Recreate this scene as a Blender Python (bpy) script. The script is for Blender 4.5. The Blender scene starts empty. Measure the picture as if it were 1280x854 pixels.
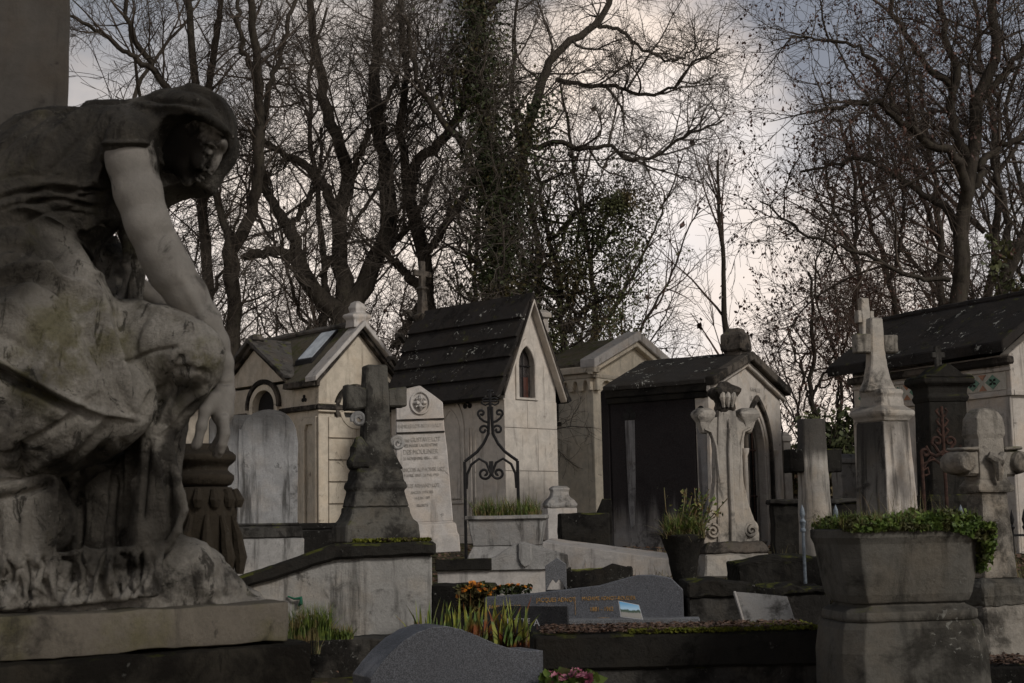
import bpy, bmesh, math, random
import numpy as np
from mathutils import Vector, Matrix
from mathutils.geometry import tessellate_polygon

SC = bpy.context.scene
COL = SC.collection
rng = np.random.default_rng(7)
random.seed(7)
R = math.radians

# ------------------------------------------------------------------ camera
FPX = 1778.0
EYE = Vector((0, 0, 1.6))
PITCH = math.atan(223 / FPX)
ROLL = 0.02
_f = Vector((0, math.cos(PITCH), math.sin(PITCH)))
_r0 = Vector((1, 0, 0)); _u0 = _r0.cross(_f)
_r = _r0 * math.cos(ROLL) - _u0 * math.sin(ROLL)
_u = _u0 * math.cos(ROLL) + _r0 * math.sin(ROLL)

def P(px, py, d):
    """world point seen at photo pixel (px,py) at forward distance d (metres along Y)"""
    v = _f + _r * ((px - 640) / FPX) + _u * ((427 - py) / FPX)
    return EYE + v * (d / v.y)

def proj(p):
    q = Vector(p) - EYE
    z = q.dot(_f)
    return 640 + FPX * q.dot(_r) / z, 427 - FPX * q.dot(_u) / z

def hit(O, ang, px):
    """distance along ground direction ang from O until the photo column px"""
    dv = Vector((math.cos(ang), math.sin(ang), 0))
    lo, hi = 0.0, 12.0
    x0 = proj(O)[0]
    s = 1 if px > x0 else -1
    for _ in range(50):
        m = (lo + hi) / 2
        if (proj(O + dv * m)[0] - px) * s < 0: lo = m
        else: hi = m
    return lo

GK = [(-60, 0.0), (1, 0.1), (3, .35), (6, .6), (9, .8), (12, .98), (16, 1.12), (22, 1.28), (30, 1.5), (60, 2.0), (140, 3.0), (600, 6)]
def ground(y):
    return float(np.interp(y, [a for a, b in GK], [b for a, b in GK]))

# ------------------------------------------------------------------ objects
def tag(o, label=None, cat=None, group=None, kind=None):
    if label: o['label'] = label
    if cat: o['category'] = cat
    if group: o['group'] = group
    if kind: o['kind'] = kind
    return o

def thing(name, label, cat, loc, rz=0, group=None):
    o = bpy.data.objects.new(name, None); COL.objects.link(o)
    o.location = loc; o.rotation_euler = (0, 0, rz)
    o.empty_display_size = .2
    return tag(o, label, cat, group)

def mon(name, label, cat, px, py, d, yaw=0, group=None):
    return thing(name, label, cat, P(px, py, d), R(yaw), group), d / FPX

def link(name, me, mat=None, parent=None):
    o = bpy.data.objects.new(name, me); COL.objects.link(o)
    if mat is not None: me.materials.append(mat)
    if parent is not None: o.parent = parent
    return o

def np_mesh(name, V, F, smooth=False):
    """V (n,3); F (m,k) with constant k"""
    V = np.asarray(V, np.float32); F = np.asarray(F, np.int32)
    me = bpy.data.meshes.new(name)
    k = F.shape[1]
    me.vertices.add(len(V)); me.vertices.foreach_set('co', V.ravel())
    me.loops.add(F.size); me.loops.foreach_set('vertex_index', F.ravel())
    me.polygons.add(len(F))
    me.polygons.foreach_set('loop_start', np.arange(0, F.size, k, dtype=np.int32))
    try: me.polygons.foreach_set('loop_total', np.full(len(F), k, np.int32))
    except Exception: pass
    if smooth: me.polygons.foreach_set('use_smooth', np.ones(len(F), bool))
    me.update(calc_edges=True)
    return me

class MB:
    """collects shapes in (scaled) local coordinates"""
    def __init__(s, scale=1.0): s.v = []; s.f = []; s.k = scale
    def add(s, vs, fs):
        n = len(s.v); s.v += [Vector(a) * s.k for a in vs]
        s.f += [[n + i for i in f] for f in fs]; return s
    def box(s, x0, x1, y0, y1, z0, z1):
        return s.frus(x0, x1, y0, y1, z0, x0, x1, y0, y1, z1)
    def frus(s, a0, a1, b0, b1, z0, c0, c1, d0, d1, z1):
        return s.add([(a0, b0, z0), (a1, b0, z0), (a1, b1, z0), (a0, b1, z0), (c0, d0, z1), (c1, d0, z1), (c1, d1, z1), (c0, d1, z1)],
                     [(3, 2, 1, 0), (4, 5, 6, 7), (0, 1, 5, 4), (1, 2, 6, 5), (2, 3, 7, 6), (3, 0, 4, 7)])
    def rings(s, levels, n=None, cx=0, cy=0):
        """stack of rectangles: (z, halfx, halfy)"""
        vs = []; fs = []
        for z, hx, hy in levels:
            vs += [(cx - hx, cy - hy, z), (cx + hx, cy - hy, z), (cx + hx, cy + hy, z), (cx - hx, cy + hy, z)]
        for i in range(len(levels) - 1):
            a = 4 * i
            for j in range(4):
                k = (j + 1) % 4
                fs.append((a + j, a + k, a + 4 + k, a + 4 + j))
        fs.append((3, 2, 1, 0)); a = 4 * (len(levels) - 1); fs.append((a, a + 1, a + 2, a + 3))
        return s.add(vs, fs)
    def lathe(s, prof, n=24, cx=0, cy=0, sx=1, sy=1):
        vs = []; fs = []
        for r, z in prof:
            for i in range(n):
                t = 2 * math.pi * i / n
                vs.append((cx + r * sx * math.cos(t), cy + r * sy * math.sin(t), z))
        for i in range(len(prof) - 1):
            for j in range(n):
                k = (j + 1) % n
                fs.append((i * n + j, i * n + k, (i + 1) * n + k, (i + 1) * n + j))
        fs.append(tuple(reversed(range(n)))); fs.append(tuple(range((len(prof) - 1) * n, len(prof) * n)))
        return s.add(vs, fs)
    def tube(s, pts, r, n=8):
        pts = [Vector(p) for p in pts]
        rr = r if isinstance(r, (list, tuple)) else [r] * len(pts)
        vs = []; fs = []; prev = None
        for i, p in enumerate(pts):
            t = (pts[min(i + 1, len(pts) - 1)] - pts[max(i - 1, 0)]).normalized()
            if prev is None:
                a = t.cross(Vector((0, 1, 0.01)));
                if a.length < 1e-3: a = t.cross(Vector((1, 0, 0)))
            else: a = prev - t * prev.dot(t)
            a.normalize(); prev = a; b = t.cross(a)
            for j in range(n):
                q = 2 * math.pi * j / n
                vs.append(p + (a * math.cos(q) + b * math.sin(q)) * rr[i])
        for i in range(len(pts) - 1):
            for j in range(n):
                k = (j + 1) % n
                fs.append((i * n + j, i * n + k, (i + 1) * n + k, (i + 1) * n + j))
        fs.append(tuple(reversed(range(n)))); fs.append(tuple(range((len(pts) - 1) * n, len(pts) * n)))
        return s.add(vs, fs)
    def plate(s, outer, holes, a0, a1, plane='xz'):
        """outline with holes, extruded from a0 to a1 along the missing axis"""
        loops = [list(outer)] + [list(h) for h in holes]
        def mk(p, a):
            return {'xz': (p[0], a, p[1]), 'yz': (a, p[0], p[1]), 'xy': (p[0], p[1], a)}[plane]
        flat = [p for l in loops for p in l]
        tris = tessellate_polygon([[Vector((p[0], p[1], 0)) for p in l] for l in loops])
        n = len(flat)
        vs = [mk(p, a0) for p in flat] + [mk(p, a1) for p in flat]
        fs = []
        for t in tris:
            fs.append(tuple(t)); fs.append(tuple(n + i for i in reversed(t)))
        o = 0
        for l in loops:
            m = len(l)
            for i in range(m):
                j = (i + 1) % m
                fs.append((o + i, o + j, n + o + j, n + o + i))
            o += m
        return s.add(vs, fs)
    def build(s, name, mat, parent=None, bevel=0, seg=1, rough=0, cuts=0, smooth=False, rscale=6.0, seed=0):
        bm = bmesh.new()
        vs = [bm.verts.new(v) for v in s.v]
        for f in s.f:
            try: bm.faces.new([vs[i] for i in f])
            except ValueError: pass
        bmesh.ops.recalc_face_normals(bm, faces=bm.faces)
        if bevel:
            es = [e for e in bm.edges if len(e.link_faces) == 2 and e.calc_face_angle(0) > .5]
            bmesh.ops.bevel(bm, geom=es, offset=bevel, segments=seg, profile=.6, affect='EDGES', clamp_overlap=True)
        if cuts:
            mx = cuts
            for _ in range(7):
                es = [e for e in bm.edges if e.calc_length() > mx]
                if not es or len(bm.verts) > 30000: break
                bmesh.ops.subdivide_edges(bm, edges=es, cuts=1, use_grid_fill=True)
            bmesh.ops.triangulate(bm, faces=[f for f in bm.faces if len(f.verts) > 4])
        if rough:
            from mathutils import noise
            o = Vector((seed * 3.1, seed * 1.7, 0))
            for v in bm.verts:
                p = v.co * rscale + o
                n = Vector((noise.noise(p), noise.noise(p + Vector((9, 0, 0))), noise.noise(p + Vector((0, 9, 0)))))
                q = v.co * rscale * 4 + o
                n2 = Vector((noise.noise(q), noise.noise(q + Vector((9, 0, 0))), noise.noise(q + Vector((0, 9, 0)))))
                v.co += (n * rough + n2 * rough * .5)
        me = bpy.data.meshes.new(name); bm.to_mesh(me); bm.free()
        if smooth:
            me.polygons.foreach_set('use_smooth', np.ones(len(me.polygons), bool))
            try: me.set_sharp_from_angle(angle=R(38))
            except Exception: pass
        return link(name, me, mat, parent)

def arc(cx, cz, r, a0, a1, n=16, rz=None):
    rz = r if rz is None else rz
    return [(cx + r * math.cos(R(a0 + (a1 - a0) * i / n)), cz + rz * math.sin(R(a0 + (a1 - a0) * i / n))) for i in range(n + 1)]

def lancet(cx, z0, zs, w, n=8, k=1.0):
    """pointed arch outline; w = full width; k=radius/width"""
    r = w * k
    h = w / 2
    a = math.degrees(math.acos((r - h) / r))
    right = [(cx + h - r + r * math.cos(R(a * i / n)), zs + r * math.sin(R(a * i / n))) for i in range(n + 1)]
    left = [(2 * cx - x, z) for x, z in reversed(right[:-1])]
    return [(cx - h, z0), (cx + h, z0)] + right + left

def rarch(cx, z0, zs, r, n=14, rz=None):
    return [(cx - r, z0), (cx + r, z0)] + arc(cx, zs, r, 0, 180, n, rz)

def spiral(cx, cz, r0, r1, a0, a1, n=26):
    out = []
    for i in range(n + 1):
        t = i / n; a = R(a0 + (a1 - a0) * t); r = r0 + (r1 - r0) * t
        out.append((cx + r * math.cos(a), cz + r * math.sin(a)))
    return out

def text_mesh(name, body, size, mat, parent, loc, rot=(math.pi / 2, 0, 0), ext=.002, align='CENTER', sx=1.0):
    cu = bpy.data.curves.new(name, 'FONT'); cu.body = body; cu.size = size; cu.extrude = ext
    cu.align_x = align; cu.align_y = 'CENTER'
    o = bpy.data.objects.new('t', cu); COL.objects.link(o)
    dg = bpy.context.evaluated_depsgraph_get()
    me = bpy.data.meshes.new_from_object(o.evaluated_get(dg))
    bpy.data.objects.remove(o, do_unlink=True); bpy.data.curves.remove(cu)
    m = link(name, me, mat, parent); me.materials.clear(); me.materials.append(mat)
    m.location = loc; m.rotation_euler = rot; m.scale = (sx, 1, 1)
    return m

def copy_tree(o, parent=None):
    c = o.copy(); COL.objects.link(c); c.parent = parent
    for ch in o.children: copy_tree(ch, c)
    return c
SUN_E = 2.3; SKY_S = 0.1; EXPO = 0.0; TREES = True
# ------------------------------------------------------------------ materials
class NT:
    def __init__(s, name):
        s.m = bpy.data.materials.new(name); s.m.use_nodes = True
        s.t = s.m.node_tree; s.n = s.t.nodes; s.n.clear()
        s.out = s.n.new('ShaderNodeOutputMaterial')
        s.b = s.n.new('ShaderNodeBsdfPrincipled')
        s.t.links.new(s.b.outputs[0], s.out.inputs[0])
        s.geo = s.n.new('ShaderNodeNewGeometry')
        s.pos = s.geo.outputs['Position']
    def l(s, a, b): s.t.links.new(a, b)
    def mapv(s, sc, loc=(0, 0, 0), src=None):
        m = s.n.new('ShaderNodeMapping'); m.inputs['Scale'].default_value = sc; m.inputs['Location'].default_value = loc
        s.l(src or s.pos, m.inputs['Vector']); return m.outputs[0]
    def noise(s, scale, detail=5, rough=.6, vec=None, dist=0):
        n = s.n.new('ShaderNodeTexNoise'); n.inputs['Scale'].default_value = scale
        n.inputs['Detail'].default_value = detail; n.inputs['Roughness'].default_value = rough
        n.inputs['Distortion'].default_value = dist
        s.l(vec or s.pos, n.inputs['Vector']); return n.outputs[0]
    def vor(s, scale, vec=None, feat='F1'):
        n = s.n.new('ShaderNodeTexVoronoi'); n.inputs['Scale'].default_value = scale; n.feature = feat
        s.l(vec or s.pos, n.inputs['Vector']); return n.outputs
    def ramp(s, x, a, b, va=0.0, vb=1.0):
        m = s.n.new('ShaderNodeMapRange'); m.interpolation_type = 'SMOOTHSTEP'
        m.inputs[1].default_value = a; m.inputs[2].default_value = b; m.inputs[3].default_value = va; m.inputs[4].default_value = vb
        s.l(x, m.inputs[0]); return m.outputs[0]
    def math(s, op, a, b):
        m = s.n.new('ShaderNodeMath'); m.operation = op
        for i, x in enumerate((a, b)):
            if isinstance(x, (int, float)): m.inputs[i].default_value = x
            else: s.l(x, m.inputs[i])
        return m.outputs[0]
    def mix(s, f, a, b, mode='MIX'):
        m = s.n.new('ShaderNodeMix'); m.data_type = 'RGBA'; m.blend_type = mode
        if isinstance(f, (int, float)): m.inputs[0].default_value = f
        else: s.l(f, m.inputs[0])
        for i, x in ((6, a), (7, b)):
            if isinstance(x, (tuple, list)): m.inputs[i].default_value = (x[0], x[1], x[2], 1)
            else: s.l(x, m.inputs[i])
        return m.outputs[2]
    def sep(s, v):
        n = s.n.new('ShaderNodeSeparateXYZ'); s.l(v, n.inputs[0]); return n.outputs
    def bump(s, h, strength, dist=.01, prev=None):
        b = s.n.new('ShaderNodeBump'); b.inputs['Strength'].default_value = strength; b.inputs['Distance'].default_value = dist
        s.l(h, b.inputs['Height'])
        if prev is not None: s.l(prev, b.inputs['Normal'])
        return b.outputs[0]
    def done(s, col, rough=.85, nrm=None, spec=.3, metal=0):
        if isinstance(col, (tuple, list)): s.b.inputs['Base Color'].default_value = (*col[:3], 1)
        else: s.l(col, s.b.inputs['Base Color'])
        if isinstance(rough, (int, float)): s.b.inputs['Roughness'].default_value = rough
        else: s.l(rough, s.b.inputs['Roughness'])
        s.b.inputs['Specular IOR Level'].default_value = spec
        s.b.inputs['Metallic'].default_value = metal
        if nrm is not None: s.l(nrm, s.b.inputs['Normal'])
        return s.m

def stone(name, base, stain=(.020, .018, .016), amt=.5, streak=.4, moss=0.0, lichen=.15, bump=.5, sc=1.0, off=0.0,
          warm=None, warm_amt=.3, zst=None, rough=.88, grain=.2, mosscol=(.07, .075, .012), top=.6, lth=.62, lsc=34):
    """weathered stone: uneven tone, soot patches, runs of dirt, pale lichen spots, moss on ledges"""
    warm = warm or (base[0] * 1.15, base[1] * .93, base[2] * .68)
    N = NT(name)
    o = (off * 7.3, off * 3.1, off)
    p = N.mapv((1, 1, 1), o)
    big = N.noise(1.6 * sc, 6, .62, p)
    med = N.noise(7 * sc, 7, .68, p, .4)
    fin = N.noise(70 * sc, 5, .7, p)
    st = N.noise(1.0, 5, .65, N.mapv((9 * sc, 9 * sc, .9 * sc), o))
    c = N.mix(N.ramp(med, .3, .75), tuple(x * .80 for x in base), tuple(min(1, x * 1.12) for x in base))
    c = N.mix(N.math('MULTIPLY', N.ramp(N.noise(3.1 * sc, 4, .6, N.mapv((1, 1, 1), (5 + off, 2, 1))), .45, .7), warm_amt), c, warm)
    # soot patches: broad clouds, ragged blotches, crust on ledges
    lo = .66 - .30 * amt
    s1 = N.ramp(N.math('ADD', N.math('MULTIPLY', big, .6), N.math('MULTIPLY', med, .4)), lo, lo + .11)
    pat = N.noise(3.6 * sc, 8, .72, N.mapv((1, 1, .7), (o[0] + 3, o[1], o[2] + 9)), .8)
    s1b = N.ramp(pat, .66 - .16 * amt, .72 - .14 * amt, 0, .8)
    s1 = N.math('MAXIMUM', s1, s1b)
    if top:
        nz = N.sep(N.geo.outputs['Normal'])[2]
        s1 = N.math('MAXIMUM', s1, N.math('MULTIPLY', N.ramp(nz, .25, .8, 0, top), N.ramp(med, .3, .55, .4, 1)))
    if zst:  # (z_lo, z_hi, gain): stain band, in world height, with a ragged edge
        z = N.sep(N.pos)[2]
        zz = N.math('ADD', z, N.math('MULTIPLY', N.math('SUBTRACT', st, .5), abs(zst[1] - zst[0]) * 1.3))
        s3 = N.ramp(zz, zst[0], zst[1], 0, zst[2]) if zst[1] > zst[0] else N.ramp(zz, zst[1], zst[0], zst[2], 0)
    c = N.mix(N.math('MULTIPLY', s1, min(.96, .66 + amt * .34)), c, stain)
    if zst: c = N.mix(s3, c, stain)
    s2 = N.ramp(st, .60 - .15 * streak, .74 - .1 * streak, 0, min(.85, streak * 1.2))
    c = N.mix(s2, c, tuple(x * 1.3 for x in stain))
    # grain
    c = N.mix(N.ramp(fin, .35, .75, 0, grain), c, tuple(x * .4 for x in base))
    if lichen:
        vd = N.noise(lsc * sc, 5, .55, N.mapv((1, 1, 1), (3 + off, 0, 0)), 1.2)
        sp = N.math('MULTIPLY', N.ramp(vd, lth, lth + .06), N.ramp(N.noise(3.2 * sc, 5, .6, p), .54, .62, 0, min(1, lichen * .7)))
        c = N.mix(sp, c, (.33, .325, .29))
    if moss:
        up = N.sep(N.geo.outputs['Normal'])[2]
        mm = N.math('MULTIPLY', N.ramp(up, .2, .85), N.ramp(N.noise(5 * sc, 6, .7, N.mapv((1, 1, 1), (off, 8, 4))), .62 - .25 * moss, .72 - .2 * moss, 0, min(1, .5 + moss * .5)))
        c = N.mix(mm, c, mosscol)
    h = N.math('ADD', N.math('MULTIPLY', med, .7), N.math('MULTIPLY', fin, .3))
    pit = N.ramp(N.noise(22 * sc, 6, .75, p), .36, .5)
    n1 = N.bump(h, bump, .02)
    n2 = N.bump(pit, bump * .5, .006, n1)
    return N.done(c, rough, n2, .06)

def granite(name, base, fleck=.5, gloss=.35):
    N = NT(name)
    a = N.noise(260, 3, .8); b = N.noise(110, 4, .8)
    c = N.mix(N.ramp(a, .46, .56), tuple(x * .45 for x in base), tuple(min(1, x * 1.55) for x in base))
    c = N.mix(N.ramp(b, .55, .66, 0, fleck), c, tuple(x * .25 for x in base))
    c = N.mix(N.ramp(N.noise(3, 5, .6), .5, .75, 0, .45), c, tuple(x * .6 for x in base))
    return N.done(c, N.ramp(N.noise(9, 5, .7), .3, .7, gloss * .8, gloss * 1.7), N.bump(b, .06, .003), .5)

def plain(name, col, rough=.7, metal=0, var=.35, sc=8, bump=.2, spec=.3):
    N = NT(name)
    m = N.noise(sc, 5, .65)
    c = N.mix(N.ramp(m, .3, .7), tuple(x * (1 - var) for x in col), tuple(min(1, x * (1 + var)) for x in col))
    return N.done(c, rough, N.bump(N.noise(sc * 5, 4, .7), bump, .005), spec, metal)

def leafmat(name, c1, c2, c3=None, sc=30, rough=.6):
    N = NT(name)
    c = N.mix(N.ramp(N.noise(sc, 2, .5), .4, .6), c1, c2)
    if c3: c = N.mix(N.ramp(N.noise(sc * .4, 2, .5, N.mapv((1, 1, 1), (4, 4, 4))), .52, .6), c, c3)
    return N.done(c, rough, None, .3)

M = {}
M['cream'] = stone('cream_limestone', (.50, .44, .355), amt=.32, streak=.3, lichen=0, warm_amt=.14, bump=.3, grain=.15)
M['cream2'] = stone('pale_limestone', (.62, .55, .44), amt=.15, streak=.35, lichen=0, warm_amt=.12, bump=.25, off=3, grain=.12)
M['chapel'] = stone('chapel_limestone', (.50, .455, .40), amt=.24, streak=.35, lichen=0, warm_amt=.12, bump=.3, off=5, grain=.15)
M['trimdark'] = stone('sooty_trim_stone', (.11, .095, .08), stain=(.012, .011, .01), amt=.75, streak=.6, lichen=.5, bump=.8, off=2, moss=.25)
M['roofgrey'] = stone('roof_slab_stone', (.12, .11, .10), stain=(.014, .013, .012), amt=.6, streak=.5, lichen=.9, bump=.8, off=6, moss=.35, zst=None)
M['roofdark'] = stone('blackened_roof_slab', (.03, .027, .025), stain=(.010, .009, .008), amt=.55, streak=.3, lichen=1.4, lth=.58, lsc=13, top=.3, bump=.7, off=9, moss=.15)
M['roofmoss'] = stone('mossy_roof_stone', (.12, .105, .08), stain=(.02, .018, .014), amt=.5, streak=.4, lichen=.5, bump=.9, off=12, moss=.55, mosscol=(.045, .05, .012))
M['lightgrey'] = stone('pale_grey_stone', (.46, .43, .40), amt=.25, streak=.4, lichen=.1, bump=.35, off=14, grain=.3)
M['roofpatch'] = stone('lichen_patched_roof', (.035, .032, .029), stain=(.01, .009, .008), amt=.5, streak=.2, lichen=2.0, lth=.56, lsc=15, top=.3, bump=.8, off=11)
M['midgrey'] = stone('grey_cement', (.31, .30, .285), amt=.45, streak=.7, lichen=.2, bump=.5, off=17, grain=.35)
M['stele'] = stone('grey_stele_stone', (.28, .278, .275), amt=.4, streak=.75, lichen=.2, bump=.4, off=21, grain=.4, zst=(2.2, 2.6, .75))
M['darkgrey'] = stone('dark_weathered_stone', (.07, .066, .06), stain=(.010, .009, .008), amt=.7, streak=.6, lichen=.5, bump=.8, off=23, grain=.35, moss=.2)
M['black'] = stone('blackened_stone', (.026, .024, .021), stain=(.007, .0065, .006), amt=.6, streak=.4, lichen=.6, bump=.8, off=27, grain=.2, moss=.45)
M['cross'] = stone('cross_stone', (.105, .099, .086), stain=(.012, .011, .010), amt=.7, streak=.5, lichen=.55, bump=.8, off=31, grain=.3, moss=.35)
M['blockwall'] = stone('tomb_block_cement', (.29, .28, .26), amt=.45, streak=.6, lichen=.25, bump=.5, off=35, grain=.35)
M['gothic'] = stone('carved_stone', (.36, .33, .29), amt=.52, streak=.35, lichen=.4, bump=.6, off=38, grain=.2, moss=.15)
M['pillar'] = stone('pillar_stone', (.44, .40, .355), amt=.3, streak=.4, lichen=.3, bump=.5, off=41, grain=.2)
M['planter'] = stone('planter_stone', (.115, .108, .094), stain=(.014, .013, .011), amt=.55, streak=.5, lichen=.6, bump=.5, off=45, grain=.3, moss=.25)
M['plinth'] = stone('plinth_stone', (.05, .044, .034), stain=(.008, .007, .006), amt=.6, streak=.3, lichen=.3, bump=.7, off=49, moss=.3)
M['skin'] = stone('statue_skin_stone', (.27, .25, .222), amt=.40, streak=.35, lichen=.1, bump=.22, off=52, sc=1.6, grain=.12, warm_amt=.1)
M['white'] = stone('white_painted_tile', (.45, .42, .36), amt=.2, streak=.3, lichen=0, bump=.1, off=55)
M['iron'] = plain('black_wrought_iron', (.012, .011, .011), .6, .3, .5, 30)
M['rust'] = plain('rusty_wrought_iron', (.040, .020, .014), .85, .1, .6, 25)
M['paleiron'] = plain('pale_painted_iron', (.12, .14, .16), .6, 0, .4, 40)
M['dark'] = plain('dark_interior', (.012, .011, .010), .95, 0, .3)
M['glass'] = plain('old_window_glass', (.035, .03, .028), .22, 0, .6, 9, .3, .6)
M['redglass'] = plain('red_glass', (.05, .016, .010), .3, 0, .4, 12, .1, .6)
M['skylight'] = plain('dusty_skylight_glass', (.42, .45, .47), .25, 0, .25, 5, .1, .7)
M['granite'] = granite('grey_granite', (.075, .078, .088), .5, .42)
M['granite2'] = granite('light_grey_granite', (.12, .122, .128), .5, .45)
M['graniteb'] = granite('black_granite', (.022, .022, .024), .3, .25)
M['gold'] = plain('gilded_letters', (.34, .20, .07), .55, .2, .5, 60, .1)
M['ink'] = plain('engraved_letters', (.30, .275, .245), .9, 0, .3, 40)
M['inklight'] = plain('white_letters', (.35, .35, .36), .7, 0, .2)
M['bark'] = stone('bark', (.062, .052, .042), stain=(.02, .017, .014), amt=.5, streak=.8, lichen=0, bump=1, off=60, sc=2.2, moss=.0, warm_amt=.1, warm=(.06, .07, .02))
M['twig'] = plain('twig_bark', (.062, .048, .037), .9, 0, .4, 1.5, .1)
M['twigpale'] = plain('grey_twig_bark', (.080, .066, .053), .9, 0, .4, 1.5, .1)
M['twigred'] = plain('brown_twig_bark', (.085, .054, .040), .9, 0, .4, 1.5, .1)
M['seed'] = leafmat('dry_brown_leaves', (.055, .028, .020), (.085, .040, .028), (.035, .022, .018), 6)
M['ivy'] = leafmat('ivy_leaves', (.022, .032, .010), (.045, .056, .018), (.060, .048, .016), 5)
M['yew'] = leafmat('evergreen_leaves', (.045, .055, .020), (.080, .086, .032), (.08, .06, .026), 2)
M['grass'] = leafmat('grass_blades', (.10, .13, .02), (.055, .085, .018), (.16, .13, .05), 40)
M['drygrass'] = leafmat('dry_grass_blades', (.15, .12, .06), (.08, .085, .03), (.12, .075, .03), 40)
M['iris'] = leafmat('iris_leaves', (.11, .17, .045), (.24, .24, .04), (.20, .06, .02), 16)
M['herb'] = leafmat('low_green_leaves', (.055, .090, .016), (.10, .14, .025), (.05, .05, .014), 30)
M['orange'] = leafmat('orange_petals', (.50, .20, .015), (.38, .11, .01), (.20, .06, .01), 50)
M['pink'] = leafmat('pink_petals', (.36, .11, .16), (.48, .20, .25), (.25, .06, .10), 60)
M['litter'] = leafmat('fallen_leaves', (.085, .045, .028), (.12, .075, .05), (.045, .028, .018), 60)
M['moss'] = leafmat('moss_cushion', (.085, .095, .010), (.13, .13, .016), (.04, .03, .012), 50, .95)
M['skin2'] = stone('base_slab_stone', (.215, .188, .15), amt=.45, streak=.4, lichen=.15, bump=.5, off=62, sc=1.5, grain=.25, warm=(.13, .12, .035), warm_amt=.6, moss=.15)
M['blockst'] = stone('upright_block_stone', (.085, .077, .068), amt=.42, streak=.45, lichen=0, bump=.25, off=64, grain=.15)
M['urn'] = stone('urn_stone', (.06, .049, .036), amt=.5, streak=.3, lichen=.1, bump=.6, off=66, grain=.3)
M['worn'] = stone('worn_cross_stone', (.27, .245, .21), stain=(.02, .018, .015), amt=.6, streak=.5, lichen=.5, bump=.9, off=99, grain=.3, moss=.3)
# ------------------------------------------------------------------ camera, light, sky, ground
cd = bpy.data.cameras.new('camera'); cam = bpy.data.objects.new('camera', cd); COL.objects.link(cam)
mw = Matrix((( _r.x, _u.x, -_f.x, EYE.x), (_r.y, _u.y, -_f.y, EYE.y), (_r.z, _u.z, -_f.z, EYE.z), (0, 0, 0, 1)))
cam.matrix_world = mw
cd.sensor_width = 36; cd.lens = 36 * FPX / 1280; cd.clip_start = .05; cd.clip_end = 3000
cd.dof.use_dof = True; cd.dof.focus_distance = 12.0; cd.dof.aperture_fstop = 14.0
SC.camera = cam

sd = bpy.data.lights.new('sun', 'SUN'); sun = bpy.data.objects.new('sun', sd); COL.objects.link(sun)
sd.energy = SUN_E; sd.angle = R(14); sd.color = (1, .955, .90)
SD = Vector((.62, -.60, .62)).normalized()
sun.rotation_euler = SD.to_track_quat('Z', 'Y').to_euler(); sun.location = (0, 0, 20)

W = bpy.data.worlds.new('World'); SC.world = W; W.use_nodes = True
nt = W.node_tree; nn = nt.nodes; nn.clear(); L = nt.links.new
out = nn.new('ShaderNodeOutputWorld'); bg = nn.new('ShaderNodeBackground'); L(bg.outputs[0], out.inputs[0])
bg.inputs[1].default_value = SKY_S
sky = nn.new('ShaderNodeTexSky'); sky.sky_type = 'NISHITA'; sky.sun_disc = False
sky.sun_elevation = math.asin(SD.z); sky.sun_rotation = math.atan2(SD.x, SD.y)
tc = nn.new('ShaderNodeTexCoord')
def wmath(op, a, b=0.0, c=None):
    m = nn.new('ShaderNodeMath'); m.operation = op
    for i, x in enumerate((a, b)):
        if isinstance(x, (int, float)): m.inputs[i].default_value = x
        else: L(x, m.inputs[i])
    return m.outputs[0]
def wramp(x, a, b, va=0., vb=1.):
    m = nn.new('ShaderNodeMapRange'); m.interpolation_type = 'SMOOTHSTEP'
    for i, v in enumerate((a, b, va, vb)): m.inputs[i + 1].default_value = v
    L(x, m.inputs[0]); return m.outputs[0]
def wmix(f, a, b):
    m = nn.new('ShaderNodeMix'); m.data_type = 'RGBA'
    if isinstance(f, (int, float)): m.inputs[0].default_value = f
    else: L(f, m.inputs[0])
    for i, x in ((6, a), (7, b)):
        if isinstance(x, tuple): m.inputs[i].default_value = (*x, 1)
        else: L(x, m.inputs[i])
    return m.outputs[2]
def wnoise(scale, sc=(1, 1, 1), d=6, r=.55, loc=(0, 0, 0)):
    mp = nn.new('ShaderNodeMapping'); mp.inputs['Scale'].default_value = sc; mp.inputs['Location'].default_value = loc
    L(tc.outputs['Generated'], mp.inputs[0])
    n = nn.new('ShaderNodeTexNoise'); n.inputs['Scale'].default_value = scale; n.inputs['Detail'].default_value = d
    n.inputs['Roughness'].default_value = r; L(mp.outputs[0], n.inputs[0]); return n.outputs[0]
def wspot(px, py, inner, outer):
    """factor near the sky direction of a cloud; radii in degrees"""
    v = (P(px, py, 10) - EYE).normalized()
    dp = nn.new('ShaderNodeVectorMath'); dp.operation = 'DOT_PRODUCT'
    nm = nn.new('ShaderNodeVectorMath'); nm.operation = 'NORMALIZE'; L(tc.outputs['Generated'], nm.inputs[0])
    L(nm.outputs[0], dp.inputs[0]); dp.inputs[1].default_value = v
    wob = wnoise(9, (1, 1, 1.6), 6, .6, (px * .01, 0, 0))
    x = wmath('ADD', dp.outputs['Value'], wmath('MULTIPLY', wmath('SUBTRACT', wob, .5), math.cos(R(inner)) * .0 + (1 - math.cos(R(outer))) * 1.6))
    return wramp(x, math.cos(R(outer)), math.cos(R(inner)))
sx = nn.new('ShaderNodeSeparateXYZ'); L(tc.outputs['Generated'], sx.inputs[0])
z = sx.outputs[2]
K = 1.0 / SKY_S
def k(r, g, b, m=1.0): return (r * K * m, g * K * m, b * K * m)
low = k(1.15, .98, .86); mid = k(.82, .77, .75); high = k(.11, .13, .165)
base = wmix(wramp(z, .03, .15), low, mid)
base = wmix(wramp(z, .22, .36), base, high)
base = wmix(.12, base, sky.outputs[0])
n1 = wnoise(3.2, (1, 1, 2.6), 7, .6)
cl = wramp(n1, .46, .64)
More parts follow.
